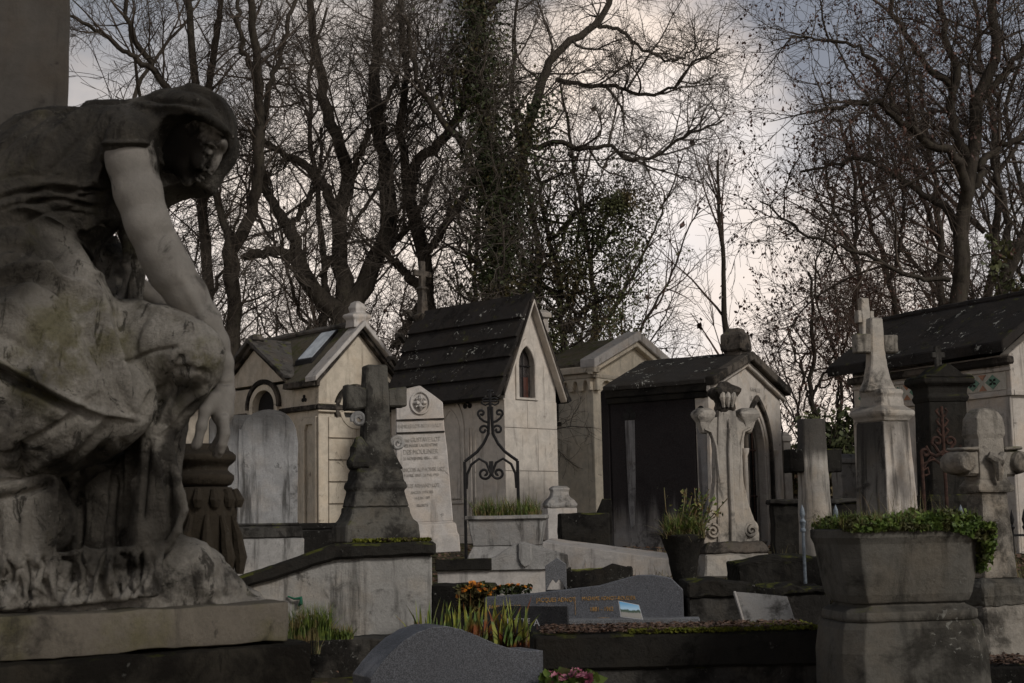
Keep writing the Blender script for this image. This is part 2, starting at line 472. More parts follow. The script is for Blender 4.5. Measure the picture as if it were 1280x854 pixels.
base = wmix(wmath('MULTIPLY', cl, wramp(z, .30, .60, .55, .12)), base, k(.66, .56, .48))
dk = wramp(wnoise(2.3, (1, 1, 2.2), 6, .55, (4, 2, 1)), .48, .66)
dkf = wmath('MULTIPLY', dk, wramp(z, .12, .30, 0, .75))
base = wmix(dkf, base, k(.15, .17, .205))
# blue-grey break at the top right, bright bank left of it
base = wmix(wmath('MULTIPLY', wspot(1230, -60, 1, 14), .8), base, k(.25, .275, .33))
base = wmix(wmath('MULTIPLY', wspot(930, -40, 1, 8), .9), base, k(.25, .27, .32))
base = wmix(wmath('MULTIPLY', wspot(790, 115, .5, 7), .95), base, k(1.15, .97, .83))
base = wmix(wmath('MULTIPLY', wspot(420, 330, 2, 13), .75), base, k(1.15, 1.0, .88))
base = wmix(wmath('MULTIPLY', wspot(820, 280, 1, 8), .7), base, k(.96, .91, .90))
base = wmix(wmath('MULTIPLY', wspot(1010, 400, 1, 7), .6), base, k(1.1, .93, .8))
base = wmix(wmath('MULTIPLY', wspot(250, -60, 1, 9), .6), base, k(.36, .38, .42))
L(base, bg.inputs[0])

VS = SC.view_settings; SC.display_settings.display_device = 'sRGB'
VS.view_transform = 'Standard'; VS.look = 'None'; VS.gamma = 1; VS.use_curve_mapping = False; VS.exposure = EXPO

# terrain: one sheet to the horizon
ys = [-40, -10, 0, 1.5, 3, 4, 5, 6, 7, 8, 9, 10, 11, 12, 13, 14, 15, 16, 18, 20, 22, 24, 26, 28, 30, 34, 38, 44, 52, 60, 80, 110, 140, 220, 350, 600, 1000, 2000]
xs = [-1500, -600, -300, -120, -60, -35, -25, -18] + list(np.arange(-14, 14.1, .8)) + [18, 25, 35, 60, 120, 300, 600, 1500]
V = []; Fq = []
from mathutils import noise as mn
for j, y in enumerate(ys):
    for i, x in enumerate(xs):
        V.append((x, y, ground(y) + .05 * mn.noise(Vector((x * .7, y * .7, 0))) * (1 if y < 60 else 0)))
nx = len(xs)
for j in range(len(ys) - 1):
    for i in range(nx - 1):
        a = j * nx + i; Fq.append((a, a + 1, a + nx + 1, a + nx))
gm = stone('soil_and_leaves', (.06, .05, .035), stain=(.02, .018, .012), amt=.5, streak=.0, lichen=.2, bump=1, off=70, moss=.5, sc=1.4)
g = link('ground', np_mesh('ground', V, Fq, True), gm); tag(g, kind='structure')
# ------------------------------------------------------------------ trees
def nrm(a): return a / np.maximum(np.linalg.norm(a, axis=-1, keepdims=True), 1e-9)

def tubes(Pt, Rd, n):
    """Pt (N,K,3), Rd (N,K) -> verts, quads for N tapered tubes"""
    N, K, _ = Pt.shape
    T = np.empty_like(Pt); T[:, 1:-1] = Pt[:, 2:] - Pt[:, :-2]; T[:, 0] = Pt[:, 1] - Pt[:, 0]; T[:, -1] = Pt[:, -1] - Pt[:, -2]
    T = nrm(T)
    ref = np.tile(np.array([0.31, 0.87, 0.38]), (N, 1)); d0 = nrm(Pt[:, -1] - Pt[:, 0])
    bad = np.abs((d0 * ref).sum(1)) > .85; ref[bad] = [0.9, -.3, .2]
    A = nrm(ref[:, None, :] - T * (T * ref[:, None, :]).sum(-1, keepdims=True)); B = np.cross(T, A)
    ang = np.arange(n) * 2 * np.pi / n
    ring = (A[:, :, None, :] * np.cos(ang)[None, None, :, None] + B[:, :, None, :] * np.sin(ang)[None, None, :, None])
    V = (Pt[:, :, None, :] + ring * Rd[:, :, None, None]).reshape(-1, 3)
    b = (np.arange(N) * K * n)[:, None, None] + (np.arange(K - 1) * n)[None, :, None] + np.arange(n)[None, None, :]
    c = (np.arange(N) * K * n)[:, None, None] + (np.arange(K - 1) * n)[None, :, None] + ((np.arange(n) + 1) % n)[None, None, :]
    F = np.stack([b, c, c + n, b + n], -1).reshape(-1, 4)
    return V, F

def join(parts):
    Vs = []; Fs = []; o = 0
    for V, F in parts:
        Vs.append(V); Fs.append(F + o); o += len(V)
    return np.concatenate(Vs), np.concatenate(Fs)

def spawn(rg, Pt, Rd, per_m, l0, l1, rr, K, spread, wob, up, t0=.15, rmin=.002, lenpow=.8, droop=0.0):
    """children along every parent polyline"""
    N, Kp, _ = Pt.shape
    seg = np.linalg.norm(np.diff(Pt, axis=1), axis=2).sum(1)
    cnt = np.maximum(1, rg.poisson(seg * per_m * (1 - t0)))
    idx = np.repeat(np.arange(N), cnt); n = len(idx)
    t = t0 + (1 - t0) * rg.random(n) ** .85
    x = t * (Kp - 1); i0 = np.minimum(x.astype(int), Kp - 2); fr = (x - i0)[:, None]
    base = Pt[idx, i0] * (1 - fr) + Pt[idx, i0 + 1] * fr
    tan = nrm(Pt[idx, i0 + 1] - Pt[idx, i0])
    pr = Rd[idx, i0] * (1 - fr[:, 0]) + Rd[idx, i0 + 1] * fr[:, 0]
    side = rg.normal(size=(n, 3)); side = nrm(side - tan * (side * tan).sum(1, keepdims=True))
    a = np.radians(rg.normal(spread[0], spread[1], n))[:, None]
    d = nrm(tan * np.cos(a) + side * np.sin(a))
    ln = (l0 + (l1 - l0) * rg.random(n)) * (1 - .55 * t ** 2)
    r0 = np.maximum(np.minimum(rr * (.6 + .8 * rg.random(n)), pr * .75), rmin)
    pts = np.empty((n, K, 3)); pts[:, 0] = base
    step = (ln / (K - 1))[:, None]
    curl = rg.normal(size=(n, 3)) * wob * .6
    for q in range(1, K):
        d = nrm(d + curl + rg.normal(size=(n, 3)) * wob + np.array([0, 0, up - droop * q / K]))
        pts[:, q] = pts[:, q - 1] + d * step
    tt = np.linspace(0, 1, K)[None, :]
    rad = np.maximum(r0[:, None] * (1 - .75 * tt), rmin * .8)
    return pts, rad

def smooth_line(pts, n, rg=None, jit=0):
    """Catmull-Rom through control points -> n samples"""
    p = np.asarray(pts, float); m = len(p)
    e = np.vstack([2 * p[0] - p[1], p, 2 * p[-1] - p[-2]])
    L_ = np.concatenate([[0], np.cumsum(np.linalg.norm(np.diff(p, axis=0), axis=1))]); L_ /= L_[-1]
    out = np.empty((n, 3))
    for i, s in enumerate(np.linspace(0, 1, n)):
        k_ = min(np.searchsorted(L_, s, side='right') - 1, m - 2); t = (s - L_[k_]) / max(L_[k_ + 1] - L_[k_], 1e-9)
        a, b, c, d = e[k_], e[k_ + 1], e[k_ + 2], e[k_ + 3]
        out[i] = .5 * ((2 * b) + (-a + c) * t + (2 * a - 5 * b + 4 * c - d) * t * t + (-a + 3 * b - 3 * c + d) * t ** 3)
    if jit: out[1:-1] += rg.normal(size=(n - 2, 3)) * jit
    return out

def leaf_cards(rg, C, size, hang=0.0, asp=1.6):
    """small quads with random attitude at centres C"""
    n = len(C); a = nrm(rg.normal(size=(n, 3)) + np.array([0, 0, -hang])); b = nrm(np.cross(a, rg.normal(size=(n, 3))))
    s = size * (.5 + rg.random(n))[:, None]
    a = a * s * asp * .5; b = b * s * .5
    mid = rg.normal(size=(n, 3)) * size * .08
    V = np.stack([C - a, C + b + mid, C + a, C - b + mid], 1).reshape(-1, 3)
    return V, np.arange(4 * n).reshape(-1, 4)

def build_tree(name, label, cat, base, limbs, seed, cfg, group=None, twigmat='twig', barkmat='bark', leaves=None):
    """limbs: list of (pts world, r0, r1)"""
    rg = np.random.default_rng(seed)
    K0 = 26
    Pt = []; Rd = []
    for pts, r0, r1 in limbs:
        q = smooth_line(pts, K0, rg, jit=cfg.get('jit', .02))
        Pt.append(q); tt = np.linspace(0, 1, K0); Rd.append((r0 + (r1 - r0) * tt) * (1 + .10 * np.sin(tt * 23 + seed) * rg.random()))
    Pt = np.array(Pt); Rd = np.array(Rd)
    o = thing(name, label, cat, base, 0, group)
    off = np.array(base)
    V, F = tubes(Pt - off, Rd, 9)
    link('trunk', np_mesh('trunk', V, F, True), M[barkmat], o)
    parts = []
    c = cfg
    keep = cfg.get('bare', .0)
    P1, R1 = spawn(rg, Pt, Rd, c['n1'], *c['l1'], c['r1'], 9, c.get('s1', (48, 14)), c.get('w1', .13), c.get('u1', .07), t0=c.get('t0', .3), rmin=.008)
    parts.append(tubes(P1, R1, 5))
    P2, R2 = spawn(rg, P1, R1, c['n2'], *c['l2'], c['r2'], 6, c.get('s2', (45, 16)), c.get('w2', .16), c.get('u2', .05), rmin=.005, droop=c.get('droop', 0))
    parts.append(tubes(P2, R2, 4))
    P3, R3 = spawn(rg, P2, R2, c['n3'], *c['l3'], c['r3'], 5, c.get('s3', (42, 18)), c.get('w3', .2), c.get('u3', .04), rmin=c.get('rmin', .0035), droop=c.get('droop', 0))
    parts.append(tubes(P3, R3, 3))
    V, F = join(parts)
    link('crown', np_mesh('crown', V - off, F, False), M[twigmat], o)
    if leaves:
        mat, frac, size, hang, cl = leaves
        E = P3[rg.random(len(P3)) < frac][:, -1]
        C = (E[:, None, :] + rg.normal(size=(len(E), cl, 3)) * (np.array([.035, .035, .05]) if cl < 7 else np.array([.11, .11, .15])) - np.array([0, 0, .05])).reshape(-1, 3)
        V, F = leaf_cards(rg, C, size, hang)
        link('leaves', np_mesh('leaves', V - off, F), M[mat], o)
    return o, P1, P2, P3

def traced(name, label, cat, d, limbs, seed, cfg, **kw):
    """limbs given as photo columns/rows; each limb wanders in depth"""
    rg = random.Random(seed)
    W_ = []; s = d / FPX
    first = {}
    for li, (pts, r0, r1) in enumerate(limbs):
        dd = 0.0; slope = 0 if li == 0 else rg.uniform(-.9, .9) * 1.0
        w = []; st = None
        for i, (x, y) in enumerate(pts):
            # start from the nearest earlier point so limbs join
            if i == 0:
                best = None
                for (qx, qy), qd in first.items():
                    e = (qx - x) ** 2 + (qy - y) ** 2
                    if best is None or e < best[0]: best = (e, qd)
                dd = best[1] if best and best[0] < 1600 else 0.0
            else:
                L_ = math.hypot(x - pts[i - 1][0], y - pts[i - 1][1]) * s
                dd += slope * L_ * .55 + rg.uniform(-.08, .08) * L_
            w.append(P(x, y, d + dd)); first[(x, y)] = dd
        # extra control samples on the way so later limbs find them
        for i in range(len(pts) - 1):
            for t in (.25, .5, .75):
                k1 = (pts[i][0] * (1 - t) + pts[i + 1][0] * t, pts[i][1] * (1 - t) + pts[i + 1][1] * t)
                first[k1] = first[pts[i]] * (1 - t) + first[pts[i + 1]] * t
        W_.append((w, r0 * s * .76, r1 * s * .8))
    b = P(limbs[0][0][0][0], limbs[0][0][0][1], d); gz = ground(d)
    if b.z > gz - .05:   # carry the trunk down into the soil
        w = W_[0][0]; w.insert(0, Vector((w[0].x + (w[0].x - w[1].x) * .1, w[0].y, gz - .3)))
        W_[0] = (w, W_[0][1] * 1.1, W_[0][2])
    return build_tree(name, label, cat, Vector((b.x, b.y, gz)), W_, seed, cfg, **kw)

BIG = dict(n1=4.0, l1=(.9, 2.8), r1=.024, n2=6.5, l2=(.5, 1.5), r2=.009, n3=12, l3=(.3, .9), r3=.0052, t0=.15, jit=.025, rmin=.0036, w1=.11, w2=.16, w3=.2, u1=.06, u2=.03, u3=.02, s1=(52,16), s2=(50,18), s3=(48,20))
G = 'tall bare trees behind the tombs'
if TREES:
    traced('bare_tree', 'slender dark bare tree rising just right of the bowed head of the statue', 'tree', 29.5,
        [([(268, 470), (263, 400), (257, 320), (252, 230), (247, 140), (240, 60), (232, -40)], 12, 5),
         ([(250, 200), (222, 130), (195, 90), (165, 40), (150, -30)], 8, 3),
         ([(249, 150), (262, 100), (270, 50), (278, -30)], 7, 4),
         ([(195, 90), (150, 60), (110, 30), (60, 10)], 5, 2)], 11, BIG, group=G)
    traced('bare_tree', 'bare tree with a trunk forking low into a Y, left of the crooked tree', 'tree', 28.5,
        [([(288, 480), (291, 400), (290, 340), (290, 302)], 13, 12),
         ([(290, 312), (305, 285), (318, 255), (325, 180), (322, 100), (318, 40), (308, -40)], 11, 5),
         ([(290, 312), (280, 275), (268, 240), (255, 180), (258, 130)], 8, 3),
         ([(325, 190), (335, 120), (352, 60), (378, -30)], 6, 3),
         ([(320, 100), (302, 50), (296, -20)], 5, 3)], 12, BIG, group=G)
    traced('bare_tree', 'large crooked bare tree with a sawn-off stub branch above the cream gabled chapel', 'tree', 28.5,
        [([(434, 460), (434, 420), (430, 388)], 26, 22),
         ([(430, 395), (402, 372), (379, 342), (371, 315), (362, 285), (345, 262), (330, 225), (322, 190)], 18, 5),
         ([(378, 335), (356, 317), (330, 316), (303, 323)], 9, 6.5),
         ([(431, 392), (427, 320), (423, 272), (437, 225), (420, 170), (405, 120), (395, 60), (383, -40)], 16, 5),
         ([(433, 392), (457, 350), (471, 318), (487, 285), (481, 200), (469, 120), (471, 50), (473, -40)], 17, 7),
         ([(425, 278), (405, 234), (380, 206), (350, 190), (318, 172)], 11, 4),
         ([(437, 225), (455, 180), (475, 140), (500, 90)], 7, 3),
         ([(362, 285), (385, 250), (400, 210), (402, 160)], 6, 2.5),
         ([(470, 320), (500, 296), (525, 262), (540, 220)], 6, 3)], 13,
        dict(BIG, n1=4.8), group=G, twigmat='twigpale')
    traced('bare_tree', 'bare tree with an S-bent trunk rising behind the dark slate roofed chapel', 'tree', 29,
        [([(548, 480), (541, 420), (533, 368), (530, 312), (514, 258), (508, 215)], 15, 10),
         ([(512, 250), (520, 205), (546, 182), (570, 150), (590, 90), (600, 30), (606, -40)], 10, 4),
         ([(531, 322), (550, 290), (575, 255), (600, 205)], 8, 4),
         ([(532, 368), (512, 348), (488, 322), (470, 300)], 9, 5),
         ([(530, 372), (508, 408), (490, 436)], 8, 4),
         ([(508, 220), (500, 160), (508, 90), (500, 20), (505, -40)], 8, 4)], 14, dict(BIG, n1=4.8), group=G, twigmat='twigpale')
    o, p1, p2, p3 = traced('ivy_clad_tree', 'tall trunk wrapped in ivy behind the slate roof, long crooked boughs reaching right', 'tree', 27.5,
        [([(640, 520), (628, 440), (623, 380), (626, 320), (624, 265), (612, 200), (600, 120), (592, 50), (590, -40)], 17, 9),
         ([(624, 275), (650, 200), (672, 122), (681, 88), (703, 58), (745, 30), (768, -20)], 11, 5),
         ([(695, 100), (712, 104), (740, 106), (766, 107), (809, 118), (838, 111), (866, 80), (900, 60)], 4.5, 1.5),
         ([(660, 182), (700, 180), (730, 186), (765, 184), (784, 201), (814, 197), (860, 168), (905, 150)], 5, 1.5),
         ([(612, 205), (565, 165), (525, 105), (505, 20)], 7, 3),
         ([(745, 30), (780, 40), (800, 62), (845, 75), (880, 50)], 4, 1.2),
         ([(590, 40), (620, 0), (640, -40)], 6, 4)], 15,
        dict(BIG, n1=4.6, n2=7.5, s1=(60, 20), w1=.14, w2=.2, u1=.0, droop=.12), group=G, twigmat='twigpale')
    # ivy cloaking the trunk and the inner crown
    rg = np.random.default_rng(5); C = []
    for a, b, n_, rr in (((628, 440), (622, 300), 5000, .42), ((622, 300), (604, 150), 5500, .48), ((604, 150), (590, -30), 4600, .5), ((625, 275), (672, 125), 2600, .5)):
        for i in range(n_):
            t = rg.random(); q = P(a[0] * (1 - t) + b[0] * t, a[1] * (1 - t) + b[1] * t, 27.5)
            w = rr * (.35 + .9 * abs(math.sin(t * 17)) ** 1.5); C.append(np.array(q) + rg.normal(size=3) * w * .6)
    V, F = leaf_cards(rg, np.array(C), .05, .4)
    ob = np.array(o.location); link('ivy', np_mesh('ivy', V - ob, F), M['ivy'], o)
    traced('bare_tree', 'big spreading bare tree with dangling brown seed clusters above the tiled-frieze mausoleum', 'tree', 22,
        [([(1196, 450), (1198, 385), (1199, 320), (1203, 270), (1213, 216), (1217, 162), (1223, 120), (1240, 74), (1237, -40)], 17, 7),
         ([(1205, 262), (1203, 211), (1163, 177), (1124, 152), (1095, 128), (1055, 133), (1010, 140)], 10, 2),
         ([(1200, 300), (1184, 262), (1155, 245), (1134, 231), (1085, 201), (1045, 205), (1000, 215)], 8, 2),
         ([(1213, 200), (1190, 150), (1195, 90), (1180, 40), (1172, -40)], 9, 4),
         ([(1124, 152), (1105, 100), (1080, 65), (1040, 50), (990, 45)], 5, 1.6),
         ([(1190, 110), (1150, 70), (1120, 20), (1100, -40)], 6, 3),
         ([(1205, 268), (1232, 200), (1262, 178), (1310, 165)], 8, 4),
         ([(1187, 350), (1140, 346), (1095, 324), (1050, 310), (1011, 295), (975, 270), (950, 252)], 4.5, 1.3),
         ([(1222, 130), (1255, 90), (1300, 40)], 7, 4)], 16,
        dict(BIG, n1=3.4, u1=.03), group=G, leaves=('seed', .3, .032, 1.6, 6))
    traced('bare_tree', 'thick bare trunk leaning right at the right edge above the dark roof', 'tree', 26,
        [([(1232, 450), (1248, 375), (1268, 320), (1300, 240), (1320, 150)], 14, 8), ([(1262, 335), (1258, 260), (1240, 200), (1250, 120)], 7, 3)], 17, BIG, group=G)
    traced('bare_tree', 'straight slim trunk just left of the big seed-hung tree', 'tree', 30,
        [([(1178, 440), (1176, 340), (1171, 260), (1160, 180), (1150, 90)], 8, 3), ([(1174, 300), (1150, 240), (1135, 160)], 5, 2)], 18, BIG, group=G, twigmat='twigred')
    traced('bare_tree', 'thin bare trunk leaning left behind the cross finial of the frieze mausoleum', 'tree', 29,
        [([(1130, 440), (1118, 375), (1100, 310), (1078, 240), (1062, 150)], 7, 2.5), ([(1112, 350), (1128, 290), (1130, 220)], 4, 2)], 19, BIG, group=G, twigmat='twigred', leaves=('seed', .2, .04, 1, 3))
    traced('bare_tree', 'thin upright bare trunk behind the crosses right of the blackened mausoleum', 'tree', 28,
        [([(1078, 460), (1074, 380), (1070, 300), (1066, 220), (1050, 150)], 6, 2), ([(1072, 330), (1045, 270), (1030, 200)], 4, 1.5)], 20, BIG, group=G, twigmat='twigred', leaves=('seed', .2, .04, 1, 3))
    FAN = dict(BIG, n1=2.6, l1=(1.5, 4.0), s1=(33, 9), w1=.05, u1=.06, n2=2.6, l2=(.7, 1.8), s2=(30, 10), w2=.07, n3=3.8, l3=(.4, .9), w3=.1, r1=.03, t0=.28, rmin=.005)
    traced('bare_tree', 'upright bare tree with fanned fine branches in the pale sky gap right of the evergreen', 'tree', 38,
        [([(910, 480), (906, 400), (904, 340), (900, 280), (897, 200)], 7.5, 2)], 21, FAN, group=G, twigmat='twigred')
    traced('bare_tree', 'small bare tree keeping rusty leaves, between the blackened mausoleum and the grey cross', 'tree', 24,
        [([(1021, 640), (1019, 560), (1013, 480), (1018, 400), (1010, 340)], 6, 2), ([(1017, 520), (1000, 460), (985, 410)], 3, 1.2), ([(1015, 500), (1040, 450), (1050, 400)], 3, 1.2)], 22,
        dict(BIG, n1=3.2, l1=(.5, 1.5), n2=5, r1=.02, r2=.009, rmin=.003), group=G, twigmat='twigred', leaves=('seed', .4, .04, 1.2, 5))
    # evergreen with drooping sprays
    EVG = dict(n1=7.5, l1=(.8, 2.6), r1=.03, s1=(75, 12), w1=.10, u1=.02, n2=4.5, l2=(.4, 1.0), r2=.010, n3=4.5, l3=(.15, .4), r3=.005, droop=.35, t0=.12)
    traced('evergreen_tree', 'olive green drooping evergreen behind the slate roofed chapel', 'tree', 30,
        [([(705, 500), (703, 420), (697, 340), (680, 270), (668, 190)], 9, 2), ([(700, 400), (735, 330), (765, 290)], 5, 2), ([(702, 420), (740, 380), (775, 370)], 5, 2), ([(700, 380), (660, 330), (640, 280)], 5, 2), ([(702, 450), (660, 400), (630, 380)], 5, 2), ([(690, 300), (740, 250), (770, 255)], 4, 1.5)], 23, EVG, leaves=('yew', .95, .038, .9, 18))
    traced('evergreen_tree', 'narrow dark evergreen seen between the middle trunks over the chapel ridge', 'tree', 30,
        [([(590, 500), (592, 420), (596, 340), (600, 250)], 8, 2)], 24, dict(EVG, l1=(.6, 1.7)), leaves=('yew', .8, .036, .8, 12))
    # mistletoe clump on the bough end
    mt = thing('mistletoe', 'dark green round mistletoe clump hanging in the bare crown beside the pale sky', 'mistletoe', P(772, 255, 27))
    rg = np.random.default_rng(3); d_ = nrm(rg.normal(size=(420, 3))); d2 = np.repeat(d_[:150], 9, 0); C = d2 * (rg.random((1350, 1)) ** .6) * .33 * np.array([1.15, 1, .8]) + rg.normal(size=(1350, 3)) * .035
    V, F = leaf_cards(rg, C, .038, 0); link('foliage', np_mesh('foliage', V, F), M['yew'], mt)
    pts = np.stack([d_[:90] * t for t in np.linspace(0, .30, 4)], 1); V, F = tubes(pts, np.full((90, 4), .005), 3)
    link('stems', np_mesh('stems', V, F), M['twig'], mt)

    # wood behind: a few kinds, each copied
    protos = []
    for kx in range(5):
        rg = random.Random(60 + kx); H = rg.uniform(7.5, 10)
        limbs = [([Vector((0, 0, -.4)), Vector((rg.uniform(-.1, .1), 0, H * .25)), Vector((rg.uniform(-.3, .3), rg.uniform(-.3, .3), H * .5)), Vector((rg.uniform(-.6, .6), rg.uniform(-.5, .5), H * .8)), Vector((rg.uniform(-.9, .9), rg.uniform(-.5, .5), H))], .09, .02)]
        for b in range(4):
            a = rg.uniform(0, 6.28); h = H * rg.uniform(.2, .5); l = H * rg.uniform(.25, .4)
            limbs.append(([Vector((0, 0, h)), Vector((math.cos(a) * l * .4, math.sin(a) * l * .4, h + l * .5)), Vector((math.cos(a) * l * .75, math.sin(a) * l * .75, h + l * 1.2))], .04, .012))
        cfg = dict(BIG, n1=2.6, l1=(.8, 2.6), r1=.02, n2=3.6, l2=(.5, 1.4), r2=.010, n3=4.2, l3=(.3, .9), r3=.0068, t0=.12, rmin=.0052, s1=(42, 12), w1=.11, w2=.15, w3=.18)
        o, *_ = build_tree('background_tree', 'x', 'tree', Vector((0, 0, 0)), limbs, 60 + kx, cfg, group='leafless trees far behind the mausoleums', twigmat=['twigred', 'twig', 'twigpale', 'twigred', 'twig'][kx],
                           leaves=('seed', .06, .08, 1, 2) if kx in (0, 3) else None)
        protos.append(o)
    spots = []
    rg = random.Random(4)
    for px in range(-40, 1400, 62):
        for dd in (38, 50):
            if rg.random() < (.86 if px < 780 or px > 1000 else .5):
                spots.append((px + rg.uniform(-26, 26), dd + rg.uniform(-3, 3)))
    spots += [(130, 32, 1.35), (215, 34, 1.5), (400, 35, 1.5), (665, 33, 1.45), (735, 35, 1.3), (1250, 32, 1.5), (1310, 33, 1.4)]
    used = set()
    LB = 'leafless background tree in the thicket far behind the mausoleums'
    for i, sp_ in enumerate(spots):
        px, dd = sp_[:2]
        kx = rg.randrange(5)
        o = protos[kx] if kx not in used else copy_tree(protos[kx])
        used.add(kx)
        q = P(px, 600, dd)
        hgt = (1.0 if px < 780 or px > 1000 else .68) * rg.uniform(.75, 1.1)
        if len(sp_) > 2: hgt = sp_[2]
        o.location = (q.x, dd, ground(dd)); o.rotation_euler = (0, 0, rg.uniform(0, 6.28)); o.scale = (hgt,) * 3
        tag(o, LB)
    for kx in range(5):
        if kx not in used:
            for ch in list(protos[kx].children): bpy.data.objects.remove(ch)
            bpy.data.objects.remove(protos[kx])
    # undergrowth along the back of the plots
    def shrub(name, label, px, py, d, w, h, mat, seed, n=1600, size=.06, stems=60, group=None):
        rg = np.random.default_rng(seed); q = P(px, py, d); gz = ground(d)
        o = thing(name, label, 'shrub', (q.x, q.y, gz), 0, group)
        a = rg.random(stems) * 6.28; top = np.stack([np.cos(a) * w * rg.random(stems), np.sin(a) * w * rg.random(stems) * .7, h * (.5 + .5 * rg.random(stems))], 1)
        t = np.linspace(0, 1, 6)[None, :, None]; bend = rg.normal(size=(stems, 1, 3)) * .12 * np.sin(t * 3.14)
        pts = top[:, None, :] * np.concatenate([t ** 1.5, t ** 1.5, t], -1) + bend
        V, F = tubes(pts, np.linspace(.012, .004, 6)[None, :].repeat(stems, 0), 4)
        P3_, R3_ = spawn(rg, pts, np.full((stems, 6), .01), 6, .2, .5, .006, 5, (45, 15), .15, .03)
        V2, F2 = tubes(P3_, R3_, 3); V, F = join([(V, F), (V2, F2)])
        link('stems', np_mesh('stems', V, F), M['twig'], o)
        pick = P3_.reshape(-1, 3)[rg.integers(0, P3_.shape[0] * 5, n)] + rg.normal(size=(n, 3)) * .05
        V, F = leaf_cards(rg, pick, size, .3); link('foliage', np_mesh('foliage', V, F), M[mat], o)
        return o
    shrub('evergreen_shrub', 'dark evergreen bush filling the gap between the grey stone cross and the tall pillar', 1046, 600, 21, .55, 1.9, 'yew', 31, 3200)
    shrub('evergreen_shrub', 'dark bush behind the grey stone cross, right of the blackened mausoleum door', 1003, 600, 24, .6, 1.5, 'yew', 32, 2600)
    shrub('evergreen_shrub', 'low dark bush between the pale corbelled mausoleum and the blackened one', 790, 560, 32, 1.2, 2.4, 'yew', 33, 2600, .08)
    shrub('evergreen_shrub', 'dark evergreen behind the right end of the frieze mausoleum roof', 1290, 400, 25, 1.2, 5.2, 'yew', 34, 5000, .08)

    sh = Vector((6.6, -4.2, ground(-4)))  # evergreen out of view, added to keep the sun off the foreground
    LM = [([sh + Vector((0, 0, -.3)), sh + Vector((.1, 0, 4)), sh + Vector((0, .2, 8)), sh + Vector((.1, .1, 12))], .28, .05)]
    for a_ in range(9):
        h_ = 3.0 + a_ * .9; t_ = a_ * 2.4
        LM.append(([sh + Vector((0, 0, h_)), sh + Vector((math.cos(t_) * 1.6, math.sin(t_) * 1.6, h_ + .7)), sh + Vector((math.cos(t_) * 3.3, math.sin(t_) * 3.3, h_ + 1.0))], .07, .02))
    build_tree('evergreen_tree', 'broad unseen evergreen added behind the camera to shade the statue', 'tree', sh, LM, 77, dict(EVG, n1=2.6, n2=2.6, n3=2.8), leaves=('yew', .8, .19, .3, 5))
# ------------------------------------------------------------------ mausoleums
class House:
    """corner nearest the camera at photo (px, base py); x axis along the front, y axis along the side wall"""
    def __init__(s, name, label, px, py, d, phi, px_front, px_side, eave_py, apex_h=None, group=None):
        s.O = P(px, py, d); s.phi = R(phi)
        s.root = thing(name, label, 'mausoleum', s.O, s.phi, group)
        s.W = hit(s.O + Vector((0, 0, 1)), s.phi, px_front); s.L = hit(s.O + Vector((0, 0, 1)), s.phi + math.pi / 2, px_side)
        s.H = P(px, eave_py, d).z - s.O.z; s.d = d; s.px = px
    def X(s, px, zpx=None):  # local x on the front plane for a photo column
        return hit(s.O + Vector((0, 0, 1)), s.phi, px)
    def Y(s, px): return hit(s.O + Vector((0, 0, 1)), s.phi + math.pi / 2, px)
    def Zx(s, x, py):  # local z on the front plane at local x for a photo row
        return s._z(s.O + Vector((math.cos(s.phi), math.sin(s.phi), 0)) * x, py)
    def Zy(s, y, py): return s._z(s.O + Vector((-math.sin(s.phi), math.cos(s.phi), 0)) * y, py)
    def _z(s, b, py):
        lo, hi = -2, 9
        for _ in range(45):
            m = (lo + hi) / 2
            if proj(b + Vector((0, 0, m)))[1] > py: lo = m
            else: hi = m
        return lo

def gable_outline(W, H, Ha, zb=-.5): return [(0, zb), (W, zb), (W, H), (W / 2, Ha), (0, H)]

def roof(root, W, L, H, Ha, over, gov0, gov1, th, mat, name='roof', cuts=.25, rough=.008, axis='y', W0=0):
    """two slopes as one thick shell; ridge along y"""
    mb = MB(); hw = W / 2; sl = (Ha - H) / hw
    ex = over; ze = H - sl * ex
    o = [(W0 - ex, ze), (W0 - ex, ze + th), (W0 + hw, Ha + th * 1.15), (W0 + W + ex, ze + th), (W0 + W + ex, ze), (W0 + hw, Ha)]
    mb.plate(o, [], -gov0, L + gov1, 'xz')
    return mb.build(name, mat, root, bevel=.012, rough=rough, cuts=cuts)

